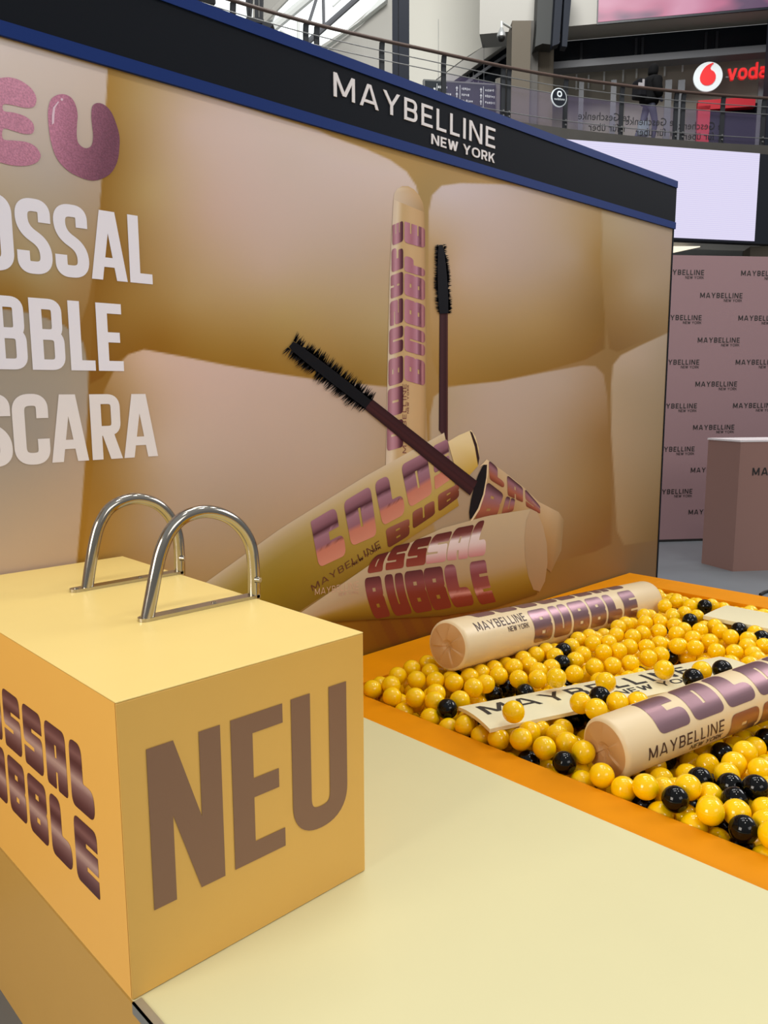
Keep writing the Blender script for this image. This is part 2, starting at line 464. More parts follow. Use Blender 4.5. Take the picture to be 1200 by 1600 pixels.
wall_mesh('header_lettering', [([(p[0] * .440 / wb_ + 2.708, p[1] * .042 + 2.669) for p in V], F) for V, F in b_],
          lambda u, v: (u, WY, v), M['white_letter'], wall, .0135, relief=.006)

# the printed picture: a colour field of soft cushions, sampled on the wall
def sdf(px, py, poly):
    P = np.array(poly, float); n = len(P); d = np.full(px.shape, 1e9); ins = np.zeros(px.shape, bool)
    for i in range(n):
        a, b = P[i], P[(i + 1) % n]; e = b - a
        t = np.clip(((px - a[0]) * e[0] + (py - a[1]) * e[1]) / max(e @ e, 1e-9), 0, 1)
        d = np.minimum(d, np.hypot(px - a[0] - t * e[0], py - a[1] - t * e[1]))
        c = (a[1] > py) != (b[1] > py)
        with np.errstate(divide='ignore', invalid='ignore'):
            ins ^= c & (px < (b[0] - a[0]) * (py - a[1]) / (b[1] - a[1]) + a[0])
    return np.where(ins, -d, d)
def idw(px, py, pts):
    """smooth interpolation (biharmonic kernel with a linear term) of the colour samples"""
    A = np.array(pts, float); X = A[:, :2] / 100; n = len(X)
    D = np.sqrt(((X[:, None] - X[None]) ** 2).sum(-1) + .02)
    Kx = np.zeros((n + 3, n + 3)); Kx[:n, :n] = D; Kx[:n, n] = 1; Kx[:n, n + 1:] = X; Kx[n, :n] = 1; Kx[n + 1:, :n] = X.T
    Kx[:n, :n] += np.eye(n) * -.02
    w = np.linalg.solve(Kx, np.vstack([A[:, 2:], np.zeros((3, 3))]))
    sh = px.shape; Q = np.stack([px.ravel(), py.ravel()], -1) / 100
    out = np.zeros((len(Q), 3))
    for i in range(0, len(Q), 20000):
        q = Q[i:i + 20000]; d = np.sqrt(((q[:, None] - X[None]) ** 2).sum(-1) + .02)
        out[i:i + 20000] = d @ w[:n] + w[n] + q @ w[n + 1:]
    return np.clip(out, A[:, 2:].min(0) * .92, A[:, 2:].max(0) * 1.03).reshape(sh + (3,))
BGP = [(165, 400, 140, 98, 40), (640, 270, 160, 125, 70), (664, 300, 150, 120, 70), (666, 500, 160, 125, 75), (900, 560, 140, 105, 60), (955, 560, 132, 98, 52), (950, 700, 128, 92, 48),
       (150, 600, 135, 92, 34), (145, 850, 150, 105, 35), (600, 980, 112, 70, 14), (900, 900, 124, 88, 42), (1000, 880, 116, 86, 52),
       (800, 945, 132, 92, 30), (720, 990, 112, 66, 14), (930, 870, 130, 94, 46), (780, 275, 165, 128, 78), (950, 320, 150, 118, 70), (-300, 470, 140, 98, 38), (480, 970, 140, 95, 22)]
CUSH = [
 ([(-900, -160), (-400, -60), (0, 60), (168, 108), (164, 200), (158, 300), (150, 400), (138, 470), (122, 518), (80, 498), (40, 487), (0, 480), (-400, 460), (-900, 440)],
  [(20, 90, 202, 182, 167), (150, 120, 196, 174, 157), (80, 270, 170, 152, 135), (20, 200, 186, 166, 150), (140, 300, 166, 142, 118), (60, 420, 158, 134, 94), (130, 430, 155, 120, 75),
   (20, 460, 138, 98, 38), (100, 492, 145, 108, 58), (-300, 200, 190, 168, 150), (-300, 440, 145, 105, 50)]),
 ([(-900, 430), (-400, 455), (0, 483), (50, 489), (100, 508), (130, 535), (138, 575), (137, 640), (133, 720), (127, 800), (119, 890), (-400, 990), (-900, 1080)],
  [(60, 520, 150, 133, 112), (100, 600, 152, 136, 118), (60, 680, 150, 135, 120), (60, 760, 166, 142, 118), (60, 860, 176, 147, 118), (125, 700, 166, 141, 119), (-300, 700, 160, 140, 122)]),
 ([(170, 108), (300, 142), (500, 205), (520, 214), (570, 232), (610, 250), (635, 268), (650, 290), (657, 320), (661, 400), (662, 500), (656, 570), (640, 600), (610, 604), (540, 598), (480, 590),
   (420, 582), (350, 572), (290, 562), (240, 549), (205, 552), (180, 565), (160, 590), (140, 600), (145, 500), (158, 300)],
  [(172, 130, 160, 120, 58), (168, 250, 140, 100, 40), (162, 400, 133, 90, 30), (215, 150, 170, 137, 88), (230, 300, 170, 138, 90), (300, 200, 192, 163, 144), (330, 330, 187, 155, 134),
   (450, 250, 192, 168, 153), (600, 290, 192, 168, 153), (550, 400, 176, 150, 127), (420, 420, 181, 152, 128), (640, 400, 175, 146, 116), (300, 470, 165, 131, 82), (450, 490, 166, 136, 86),
   (600, 500, 165, 138, 95), (250, 530, 138, 94, 30), (400, 564, 142, 102, 38), (560, 588, 138, 103, 44), (200, 480, 146, 106, 46), (175, 560, 130, 86, 26), (150, 560, 132, 88, 30), (330, 545, 146, 106, 42), (500, 550, 152, 116, 60)]),
 ([(123, 905), (138, 800), (148, 700), (163, 610), (180, 575), (200, 554), (225, 546), (290, 558), (350, 570), (420, 582), (500, 594), (610, 605), (650, 612), (665, 640), (672, 760),
   (700, 880), (600, 920), (480, 960), (380, 990), (118, 1010)],
  [(145, 650, 138, 96, 38), (135, 850, 155, 110, 42), (190, 600, 168, 132, 92), (230, 562, 194, 160, 136), (300, 600, 192, 160, 142), (250, 700, 181, 152, 127), (400, 620, 186, 157, 140),
   (500, 650, 179, 152, 132), (350, 780, 166, 140, 117), (250, 820, 166, 137, 108), (550, 700, 172, 146, 124), (500, 760, 170, 141, 117), (175, 780, 150, 110, 54), (640, 650, 166, 136, 106), (600, 900, 150, 110, 50)]),
 ([(670, 330), (675, 305), (690, 290), (720, 286), (790, 288), (860, 300), (940, 318), (938, 400), (946, 500), (945, 545), (915, 562), (850, 580), (780, 595), (720, 602), (690, 602), (675, 560), (670, 450)],
  [(700, 310, 187, 166, 156), (800, 320, 180, 156, 141), (720, 420, 180, 151, 127), (820, 420, 169, 143, 121), (900, 400, 160, 132, 100), (930, 400, 148, 113, 62), (937, 480, 128, 93, 43), (678, 400, 170, 135, 90),
   (700, 500, 165, 130, 85), (850, 500, 155, 122, 75), (700, 575, 150, 112, 55), (800, 585, 135, 98, 40), (900, 556, 130, 92, 38), (915, 330, 162, 132, 92), (760, 540, 152, 118, 66)]),
 ([(672, 650), (678, 620), (695, 606), (720, 602), (780, 596), (850, 582), (910, 571), (930, 572), (943, 585), (949, 620), (952, 720), (956, 800), (955, 850), (930, 862), (860, 880), (700, 900), (672, 800)],
  [(690, 620, 166, 141, 111), (760, 620, 172, 147, 127), (880, 600, 166, 141, 119), (850, 700, 159, 133, 106), (750, 680, 169, 143, 121), (930, 650, 145, 112, 75), (944, 800, 125, 88, 40), (850, 800, 150, 120, 85),
   (900, 858, 126, 88, 42), (780, 760, 156, 129, 101), (910, 760, 140, 108, 65), (946, 680, 132, 96, 52)]),
 ([(940, 328), (1080, 362), (1080, 508), (1000, 535), (965, 550), (952, 545), (946, 500), (942, 420)],
  [(960, 360, 161, 136, 101), (1040, 380, 156, 131, 106), (1000, 450, 156, 129, 96), (1035, 490, 140, 112, 75), (980, 515, 133, 98, 53), (958, 535, 125, 90, 45), (948, 430, 145, 112, 65)]),
 ([(955, 600), (958, 570), (970, 555), (1000, 540), (1080, 503), (1070, 836), (1000, 848), (975, 852), (964, 830), (960, 760), (955, 680)],
  [(1000, 560, 166, 141, 116), (1030, 560, 156, 133, 106), (968, 600, 161, 136, 106), (1000, 700, 149, 123, 91), (1030, 700, 141, 116, 83), (980, 820, 141, 111, 71), (1020, 832, 122, 92, 52)]),
]
def mural(px, py):
    C = idw(px, py, BGP)
    # dim mirror image of the lying tube on the glossy printed ground
    a = np.clip(.5 - sdf(px, py, [(575, 966), (760, 950), (752, 985), (690, 1005), (600, 1015)]) / 14, 0, 1) * (.45 + .25 * np.sign(np.sin((px - (py - 960) * .5) / 5.2)))
    C = C * (1 - a[..., None]) + np.array((104, 56, 18.)) * a[..., None]
    for poly, pts in CUSH:
        a = np.clip(.5 - sdf(px, py, poly) / 2.6, 0, 1)
        k = a > 0
        if k.any():
            Ck = idw(px[k], py[k], pts); C[k] = C[k] * (1 - a[k][:, None]) + Ck * a[k][:, None]
    return C
PG = np.array((1.30, 1.41, 1.60))            # ink density of the whole print
def inklin(C):
    C = np.asarray(C, float) / 255
    return np.clip(np.where(C <= .04045, C / 12.92, ((C + .055) / 1.055) ** 2.4) * PG, 0, .98)
gx = np.array([XL, -.6, -.3, 0., .3, .5, .65, .74, .79, .83, .86, .89] + [on_y(p, 600, WY)[0] for p in np.arange(0, 1052, 2.7)])
gx = np.unique(np.clip(gx, XL, XR - .002)); gx[-1] = XR - .002
gz = np.concatenate([np.linspace(.01, .28, 8), np.linspace(.30, ZH + .005, 400)])
GX, GZ = np.meshgrid(gx, gz)
GP = np.stack([GX, np.full(GX.shape, WY - .002), GZ], -1)
mx, my = project(GP)
mc = inklin(mural(mx, my)).reshape(-1, 3)
nx, nz = len(gx), len(gz)
idx = np.arange(nx * nz).reshape(nz, nx)
gf = np.stack([idx[:-1, :-1], idx[:-1, 1:], idx[1:, 1:], idx[1:, :-1]], -1).reshape(-1, 4)
tag(obj('printed_picture', GP.reshape(-1, 3), gf.tolist(), M['print'], wall, colors=mc), 'print of soft beige cushions with brown seams')

def wp(x, y): return on_y(x, y, WY)
def il(c): return tuple(inklin(np.array(c, float)))
def lerp(a, b, t): return tuple(x + (y - x) * t for x, y in zip(a, b))
def ramp(stops, t):
    if t <= stops[0][0]: return stops[0][1]
    for (a, ca), (b, cb) in zip(stops, stops[1:]):
        if t <= b: return lerp(ca, cb, (t - a) / (b - a))
    return stops[-1][1]
def strip_print(name, A, B, off, colf, nu=14, nv=16, label=None):
    """printed band between two edge polylines A (v=0) and B (v=1), given on the picture"""
    def along(L, t):
        s = t * (len(L) - 1); i = min(int(s), len(L) - 2); return np.array(L[i], float) * (1 - (s - i)) + np.array(L[i + 1], float) * (s - i)
    V, C, F = [], [], []
    for i in range(nu + 1):
        a, b = along(A, i / nu), along(B, i / nu)
        for j in range(nv + 1):
            q = a + (b - a) * j / nv; V.append(wp(*q)); C.append(il(colf(i / nu, j / nv)))
    for i in range(nu):
        for j in range(nv):
            k = i * (nv + 1) + j; F.append((k, k + nv + 1, k + nv + 2, k + 1))
    V = np.array(V); V[:, 1] = WY - off
    return tag(obj(name, V, F, M['print'], wall, colors=C), label)
def poly_print(name, P, off, col, label=None, smoothing=0):
    P = catmull(P, smoothing) if smoothing else P
    V, F = poly_fill(P); Q = np.array([wp(*q) for q in V]); Q[:, 1] = WY - off
    C = [il(col(*q) if callable(col) else col) for q in V]
    return tag(obj(name, Q, F, M['print'], wall, colors=C), label)
def quad_map(c00, c10, c11, c01, bend=None):
    c00, c10, c11, c01 = (np.array(c, float) for c in (c00, c10, c11, c01))
    def fn(u, v):
        q = c00 * (1 - u) * (1 - v) + c10 * u * (1 - v) + c11 * u * v + c01 * (1 - u) * v
        if bend: q = q + np.array(bend(u, v), float)
        return wp(*q)
    return fn
CUT = [i / 10 for i in range(1, 10)]
def print_letter(polys, quad, off, colf, bend=None):
    return wall_mesh('printed_letter', polys, quad_map(*quad, bend), M['print'], wall, off, CUT[1::2], CUT, lambda u, v: il(colf(u, v)))

# white condensed words
def bold(ch, w): return glyph(ch, w, .172, .150)
def word(letters, z0, z1):
    h = z1 - z0; out = []
    for ch, x0, x1 in letters: out += place(bold(ch, (x1 - x0) / h), x0, z0, h, h)
    return out
WORDS = [([('C', .485, .590), ('O', .602, .705), ('L', .716, .792), ('O', .800, .907), ('S', .916, 1.020), ('S', 1.029, 1.135), ('A', 1.141, 1.262), ('L', 1.271, 1.351)], 1.957, 2.171),
         ([('B', .600, .703), ('U', .712, .815), ('B', .825, .928), ('B', .938, 1.043), ('L', 1.057, 1.137), ('E', 1.147, 1.233)], 1.669, 1.884),
         ([('M', .480, .625), ('A', .635, .755), ('S', .762, .862), ('C', .867, .975), ('A', .978, 1.097), ('R', 1.109, 1.213), ('A', 1.218, 1.341)], 1.382, 1.594)]
for letters, z0, z1 in WORDS:
    def wc(u, v, z0=z0, z1=z1): return il((214, 204, 204) if z0 > 1.5 else (212, 199, 192))
    wall_mesh('printed_word', word(letters, z0, z1), lambda u, v: (u, WY, v), M['print'], wall, .0034, colf=wc)

# puffy glitter letters
M['glitter'] = mat('pink_glitter_print', (255, 255, 255), .45, attr='print', bump=.5, scale=210, noise=.22, spec=.3)
zz = lambda x, y: (x / 4.2115, 100 + y / 4.2115)
Uo = [(313, 350), (320, 270), (345, 222), (400, 200), (455, 215), (490, 260), (508, 330), (504, 400), (502, 470), (515, 525), (557, 555), (597, 540), (610, 480), (603, 400), (598, 330), (608, 275), (645, 258),
      (690, 275), (730, 320), (760, 390), (782, 470), (783, 550), (770, 640), (730, 715), (670, 755), (600, 768), (520, 745), (440, 700), (370, 620), (330, 500)]
Eo = [(-60, 98), (0, 94), (60, 90), (130, 110), (200, 160), (235, 220), (230, 270), (200, 290), (150, 288), (80, 272), (20, 268), (22, 310), (90, 322), (160, 345), (210, 385), (222, 430), (205, 460), (150, 460),
      (80, 440), (20, 428), (18, 495), (90, 505), (170, 515), (230, 545), (265, 600), (245, 645), (190, 668), (110, 672), (20, 655), (-70, 615), (-125, 500), (-140, 350), (-110, 180)]
def glit(P, colf):
    poly = [([tuple(q) for q in catmull([zz(*p) for p in P], 5)], None)]
    V, F = poly_fill(poly[0][0])
    cu = np.arange(min(v[0] for v in V), max(v[0] for v in V), 6); cv = np.arange(min(v[1] for v in V), max(v[1] for v in V), 6)
    V2, F2 = flat_mesh([(V, F)], cu, cv)
    Q = np.array([wp(*q) for q in V2]); Q[:, 1] = WY - .0034
    tag(obj('puffy_letter', Q, F2, M['glitter'], wall, colors=[il(colf(*q)) for q in V2]), 'pink glitter balloon letter')
glit(Uo, lambda x, y: lerp((176, 112, 130), (104, 58, 72), min(1, max(0, (x - 80) / 95 + (y - 200) / 420))))
glit(Eo, lambda x, y: lerp((186, 124, 140), (168, 108, 124), min(1, max(0, (y - 120) / 150))))
No = catmull([(.640, 2.30), (.650, 2.265), (.680, 2.258), (.700, 2.285), (.702, 2.34), (.712, 2.365), (.735, 2.33), (.765, 2.275), (.800, 2.256), (.826, 2.275), (.832, 2.36), (.828, 2.46), (.808, 2.503), (.780, 2.490),
              (.770, 2.45), (.768, 2.405), (.752, 2.415), (.728, 2.465), (.695, 2.507), (.658, 2.503), (.638, 2.46), (.635, 2.38)], 5)
V, F = poly_fill(No)
tag(obj('puffy_letter', [(u, WY - .0034, v) for u, v in V], F, M['glitter'], wall, colors=[il((188, 126, 142))] * len(V)), 'pink glitter balloon letter')
poly_print('letter_glint', [zz(*p) for p in [(338, 340), (345, 290), (380, 246), (384, 254), (360, 290), (354, 345), (352, 392), (338, 402)]], .0044, (205, 172, 178))
poly_print('letter_glint', [zz(*p) for p in [(396, 230), (404, 226), (412, 232), (411, 242), (402, 246), (395, 240)]], .0044, (205, 172, 178))

# upright printed tube
T1 = [(0, (192, 168, 142)), (.14, (202, 178, 148)), (.30, (178, 144, 98)), (.6, (186, 150, 106)), (.9, (178, 140, 96)), (1, (150, 116, 72))]
strip_print('printed_tube', [(614, 312), (608, 430), (605, 560), (602, 730), (601, 770)], [(663, 332), (665, 430), (666, 520), (664, 690), (664, 770)], .0034, lambda u, v: ramp(T1, v), 20, 14, 'upright cream mascara tube in the print')
poly_print('printed_tube_top', [(614, 314), (615, 303), (620, 295), (628, 291), (637, 291), (646, 296), (654, 305), (660, 317), (663, 334)], .0030, lambda x, y: ramp(T1, (x - 614) / 49))
MAUVE = [(0, (172, 118, 126)), (.35, (150, 92, 100)), (.6, (168, 116, 128)), (.78, (92, 46, 54)), (.86, (172, 116, 116)), (1, (118, 66, 70))]
MAUVL = [(0, (134, 84, 90)), (.35, (176, 126, 134)), (.6, (150, 98, 106)), (.85, (74, 34, 42)), (1, (70, 32, 38))]
L1 = [(345, 377, 'E'), (383, 419, 'C'), (424, 460, 'A'), (465, 503, 'S'), (508, 548, 'L'), (555, 597, 'B'), (602, 645, 'O'), (654, 698, 'L')]
for i, (y0, y1, ch) in enumerate(L1):
    xl = 612 - i * 1.2
    print_letter(bubble(ch if ch != 'L' else 'U'), [(xl, y1 + 7), (xl, y0 + 7), (629, y0), (629, y1)], .0044, lambda u, v: ramp(MAUVL, v))
for i, (y0, y1, ch) in enumerate([(346, 379, 'E'), (399, 424, 'L'), (426, 461, 'B'), (466, 504, 'B'), (508, 548, 'U'), (554, 594, 'B')]):
    print_letter(bubble(ch), [(631, y1), (631, y0), (663, y0 + 11), (663, y1 + 9)], .0044, lambda u, v: ramp(MAUVE, v))
def line_text(s, c00, c10, c11, c01, col, t=.13, off=.0044):
    P, w = text_polys(s, t); P = [([(p[0] / w, p[1]) for p in V], F) for V, F in P]
    return wall_mesh('printed_lettering', P, quad_map(c00, c10, c11, c01), M['print'], wall, off, colf=lambda u, v: il(col))
line_text('MAYBELLINE', (634, 708), (634, 600), (628, 600), (628, 708), (120, 74, 62))
line_text('NEW YORK', (638, 646), (638, 601), (635, 601), (635, 646), (120, 74, 62), .17)

# wand standing upright
strip_print('printed_wand', [(686, 488), (685, 672)], [(699, 488), (699, 690)], .0034, lambda u, v: ramp([(0, (46, 24, 26)), (.3, (64, 36, 38)), (.75, (50, 24, 26)), (1, (84, 48, 40))], v), 6, 8)
rs = random.Random(3)
def bristle(p0, p1, w0, w1, wm, col, n, spike):
    p0, p1 = np.array(p0, float), np.array(p1, float); d = (p1 - p0); Ln = np.linalg.norm(d); d /= Ln; nn = np.array([-d[1], d[0]])
    V, F = [], []
    core = []
    for sgn in (1, -1):
        K = range(n + 1) if sgn == 1 else range(n, -1, -1)
        for k in K:
            t = k / n; w = (w0 * (1 - t) + w1 * t + wm * 4 * t * (1 - t)) * rs.uniform(.72, 1.0) * min(1, .75 + t * 4)
            core.append(p0 + d * t * Ln + nn * sgn * w)
    V2, F2 = poly_fill(core); V += V2; F += F2
    for k in range(n * 5):
        t = rs.random(); sgn = rs.choice((1, -1)); w = w0 * (1 - t) + w1 * t + wm * 4 * t * (1 - t)
        q = p0 + d * t * Ln + nn * sgn * w * .75; L = spike * rs.uniform(.3, 1.0)
        tip = q + nn * sgn * (L + w * .25) - d * L * rs.uniform(-.15, .45); i = len(V)
        V += [tuple(q + d * 1.1), tuple(q - d * 1.1), tuple(tip)]; F.append((i, i + 1, i + 2))
    Q = np.array([wp(*q) for q in V]); Q[:, 1] = WY - .0072
    tag(obj('printed_bristles', Q, F, M['print'], wall, colors=[il(col)] * len(V)), 'black mascara brush bristles in the print')
bristle((687, 383), (692, 490), 5, 9, 3, (14, 13, 18), 44, 5)

# slanting printed tube
def t2c(u, v):
    l = ramp([(0, (196, 172, 140)), (.10, (178, 152, 108)), (.3, (150, 122, 48)), (.6, (140, 108, 24)), (1, (116, 86, 18))], v)
    r = ramp([(0, (210, 184, 150)), (.15, (200, 170, 118)), (.5, (190, 158, 96)), (.85, (178, 142, 60)), (1, (160, 118, 40))], v)
    return tuple(.93 * q for q in lerp(l, r, min(1, max(0, (u - .25) / .6))))
strip_print('printed_tube', [(290, 932), (440, 824), (570, 744), (693, 676)], [(360, 1030), (471, 952), (600, 867), (716, 790)], .0040, t2c, 22, 14, 'slanting cream mascara tube in the print')
poly_print('printed_tube_neck', [(699, 690), (716, 680), (735, 672), (742, 682), (747, 700), (748, 718), (746, 728), (733, 742), (716, 752)], .0038, lambda x, y: lerp((212, 186, 138), (176, 136, 46), min(1, max(0, (y - 690) / 45))))
poly_print('printed_tube_neck_edge', [(733, 673), (737, 676), (744, 694), (748, 716), (746, 727), (744, 716), (741, 698)], .0046, (48, 28, 26))
z1 = lambda x, y: (440 + x / 3.75, 640 + y / 3.75)
FO2 = [(0, (188, 120, 96)), (.33, (178, 106, 84)), (.37, (104, 56, 56)), (.40, (134, 88, 96)), (.66, (148, 106, 116)), (.70, (70, 36, 42)), (.80, (120, 78, 86)), (1, (150, 104, 114))]
for ch, q in [('C', [(215, 925), (375, 850), (335, 555), (165, 655)]), ('O', [(405, 800), (555, 735), (515, 445), (357, 540)]), ('L', [(588, 680), (720, 610), (690, 345), (538, 425)]),
              ('O', [(745, 575), (880, 490), (845, 245), (695, 325)]), ('S', [(895, 470), (990, 405), (970, 170), (880, 215)])]:
    print_letter(bubble(ch), [z1(*p) for p in q], .0050, lambda u, v: ramp(FO2, v))
FO3 = [(0, (92, 42, 28)), (.5, (112, 54, 34)), (1, (140, 84, 70))]
for ch, q in [('B', [(620, 812), (745, 735), (745, 635), (605, 700)]), ('U', [(765, 700), (895, 612), (890, 530), (763, 598)]), ('B', [(915, 600), (1035, 512), (1035, 430), (912, 498)])]:
    print_letter(bubble(ch), [z1(*p) for p in q], .0050, lambda u, v: ramp(FO3, v))
line_text('MAYBELLINE', z1(178, 1062), z1(578, 805), z1(566, 765), z1(166, 1030), (92, 52, 34), .13, .0050)
line_text('NEW YORK', z1(410, 920), z1(580, 812), z1(573, 792), z1(405, 900), (92, 52, 34), .17, .0050)

# open printed tube lying behind
z4 = lambda x, y: (660 + x / 5, 660 + y / 5)
strip_print('printed_tube', [z4(500, 290), z4(640, 390), z4(780, 500), z4(905, 620), z4(1060, 700), z4(1100, 760)], [z4(370, 760), z4(520, 830), z4(660, 900), z4(800, 1000), z4(1000, 1170), z4(1080, 1000)], .0040,
            lambda u, v: lerp(ramp([(0, (184, 154, 116)), (.5, (164, 124, 76)), (1, (138, 92, 44))], v), (140, 112, 74), max(0, (u - .7) / .3)), 20, 12, 'open mascara tube seen into its dark mouth')
MA4 = [(0, (112, 52, 32)), (.3, (150, 82, 58)), (.55, (140, 88, 84)), (.75, (136, 92, 98)), (1, (64, 34, 36))]
for ch, q in [('B', [(400, 775), (575, 730), (630, 560), (500, 460)]), ('U', [(610, 725), (705, 690), (720, 600), (650, 575)]), ('L', [(520, 445), (632, 515), (640, 405), (512, 292)]),
              ('A', [(662, 570), (780, 625), (780, 510), (655, 408)]), ('S', [(805, 655), (915, 715), (915, 655), (795, 515)])]:
    print_letter(bubble(ch), [z4(*p) for p in q], .0050, lambda u, v: ramp(MA4, v))
poly_print('printed_tube_mouth', [z4(*p) for p in [(495, 300), (500, 330), (495, 430), (470, 560), (430, 670), (385, 745), (365, 755), (360, 700), (375, 600), (400, 500), (430, 410), (460, 350)]], .0056, (22, 16, 18))
poly_print('printed_tube_rim', [z4(*p) for p in [(495, 288), (512, 300), (505, 400), (480, 560), (440, 680), (385, 765), (366, 770), (382, 745), (428, 670), (468, 560), (492, 430), (498, 330), (470, 330), (440, 345)]], .0062, (206, 176, 136))

# lying printed tube in front
def t3c(u, v):
    return ramp([(0, (180, 154, 118)), (.3, (172, 145, 110)), (.6, (164, 132, 92)), (.76, (142, 106, 34)), (.92, (118, 82, 12)), (1, (96, 62, 12))], v)
strip_print('printed_tube', [(455, 966), (600, 866), (690, 825), (760, 806), (829, 795)], [(470, 975), (575, 968), (690, 962), (770, 950), (838, 928)], .0058, t3c, 26, 16, 'lying cream mascara tube in the print, end towards the right')
poly_print('printed_tube_end', [(828, 795), (838, 800), (847, 822), (853, 850), (854, 880), (850, 908), (842, 924), (832, 921), (824, 900), (819, 870), (818, 840), (821, 812)], .0064,
           lambda x, y: lerp((172, 142, 108), (146, 112, 72), min(1, max(0, (y - 800) / 120))))
# bubble rows on it
RED = [(0, (110, 40, 20)), (.22, (128, 52, 34)), (.3, (190, 128, 110)), (.38, (136, 66, 54)), (.7, (124, 60, 58)), (.9, (146, 92, 94)), (1, (110, 58, 58))]
RED2 = [(0, (112, 42, 24)), (.45, (118, 46, 28)), (.7, (128, 66, 62)), (1, (84, 40, 40))]
bx = [(568, 601), (599, 635), (630, 667), (660, 697), (692, 733), (732, 765)]
for i, ch in enumerate('BUBBLE'):
    xa, xb = bx[i]; yt0, yt1 = 903 - i * 5.0, 899 - i * 5.0; yb0, yb1 = 967 - i * 4.4, 962 - i * 4.4
    sh = 17
    print_letter(bubble(ch), [(xa + sh, yb0), (xb + sh - 8, yb1), (xb - 4 - 3, yt1), (xa, yt0)], .0064, (lambda u, v: ramp(RED, v)) if i > 3 else (lambda u, v: ramp(RED2, v)),
                 bend=lambda u, v: (-6 * 4 * v * (1 - v) * .6, 0))
SIL = [(0, (178, 112, 104)), (.35, (206, 178, 166)), (.6, (214, 192, 182)), (.75, (110, 54, 48)), (1, (84, 34, 30))]
RE3 = [(0, (132, 60, 46)), (.4, (116, 44, 32)), (1, (80, 32, 28))]
r1 = [('O', 573, 602, 864), ('S', 601, 635, 850), ('S', 633, 669, 840), ('S', 664, 701, 832), ('A', 697, 735, 822), ('L', 730, 763, 812)]
for i, (ch, xa, xb, yt) in enumerate(r1):
    yb0 = 896 - i * 5.0
    print_letter(bubble(ch), [(xa, yb0), (xb - 5, yb0 - 4), (xb + 6, yt - 3), (xa + 14, yt + 3)], .0064, (lambda u, v: ramp(SIL, v)) if i > 2 else (lambda u, v: ramp(RE3, v)),
                 bend=lambda u, v: (-4 * 4 * v * (1 - v), 0))
line_text('MAYBELLINE', z1(190, 1085), z1(445, 1048), z1(445, 1003), z1(190, 1050), (190, 150, 118), .11, .0064)
line_text('NEW YORK', z1(330, 1090), z1(445, 1076), z1(445, 1058), z1(330, 1070), (180, 138, 110), .15, .0064)
# the part of the lying tube hidden under the slanting one is covered by it
strip_print('printed_tube', [(440, 915), (471, 893), (520, 862), (570, 832), (600, 812)], [(455, 963), (485, 943), (540, 906), (590, 873), (622, 852)], .0068,
            lambda u, v: t2c(.38 + u * .25, .55 + v * .45), 8, 6) if False else None
# wand held across
strip_print('printed_wand', [(569, 640), (651, 707), (733, 774)], [(578, 622), (661, 687), (744.5, 752)], .0068,
            lambda u, v: ramp([(0, (40, 18, 20)), (.35, (64, 30, 30)), (.55, (48, 22, 24)), (.62, (60, 30, 32)), (1, (44, 20, 22))], v), 10, 10)
bristle((453, 538), (574, 632), 9, 10, 2, (13, 12, 16), 64, 15)

# ================================================================== platform, pedestal, pit
RX0, RX1, RI0, RI1, RYI, RY0 = 1.80, 4.58, 1.966, 4.338, 2.27, -0.6
ZR = 0.445
plat = thing('platform', (1.2, 0.5, 0), 'low pale yellow platform in front of the ball pit carrying the cube', 'platform')
PY0 = -0.9
MB().box((BX0, PY0, 0), (RX0 - .001, WY - .016, ZP - .006)).build('side_panel', M['paint_step'], plat)
tag(MB().box((BX0 + .004, PY0 + .004, ZP - .006), (RX0 - .001, WY - .016, ZP)).build('deck', M['paint_pale'], plat), 'pale yellow top')
e = MB(); e.box((BX0 - .003, PY0, ZP - .022), (BX0 + .001, BY0 - .004, ZP + .002)); e.box((BX0 - .003, PY0, ZP - .001), (BX0 + .016, BY0 - .004, ZP + .002))
e.build('edge_strip', M['alu'], plat)

box = thing('pedestal_cube', (.89, 1.9, ZP), 'big yellow cube lettered NEU with two steel grab handles on top', 'cube')
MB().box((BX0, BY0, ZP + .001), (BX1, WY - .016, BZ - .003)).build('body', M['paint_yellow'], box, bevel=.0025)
MB().box((BX0, BY0, BZ - .003), (BX1, WY - .016, BZ)).build('lid', M['paint_lid'], box, bevel=.0012)  # thin added sheet that carries the painted top light
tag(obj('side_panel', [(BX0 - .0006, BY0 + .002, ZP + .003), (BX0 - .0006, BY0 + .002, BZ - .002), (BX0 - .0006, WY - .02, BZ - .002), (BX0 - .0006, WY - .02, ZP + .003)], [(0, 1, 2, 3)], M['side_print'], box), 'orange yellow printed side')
NEU = place(glyph('N', .158 / .325, .148), .643, .623, .325, .325) + place(glyph('E', .129 / .325, .160, .131), .825, .625, .324, .324) + place(glyph('U', .156 / .323, .160), .976, .627, .324, .324)
V, F = flat_mesh(NEU)
tag(obj('lettering', [(u, BY0 - .0012, v) for u, v in V], F, M['mauve'], box), 'mauve letters NEU')
M['foil_print'] = mat('mauve_gradient_print', (255, 255, 255), .35, attr='print')
def fprint(v): return lin(ramp([(0, (82, 48, 50)), (.10, (96, 58, 58)), (.32, (150, 112, 108)), (.42, (206, 172, 158)), (.52, (150, 112, 108)), (.66, (84, 48, 50)), (.82, (140, 98, 94)), (.9, (110, 72, 72)), (1, (92, 56, 58))], v))
for word_, z0, h in (('COLOSSAL', .774, .143), ('BUBBLE', .610, .143)):
    for k, ch in enumerate(reversed(word_)):
        y1 = 1.427 + k * .1275
        V, F = flat_mesh(bubble(ch), (), [i / 16 for i in range(1, 16)])
        obj('print_letter', [(BX0 - .0012, y1 + .108 * (1 - u), z0 + v * h) for u, v in V], F, M['foil_print'], box, colors=[fprint(v) for u, v in V])

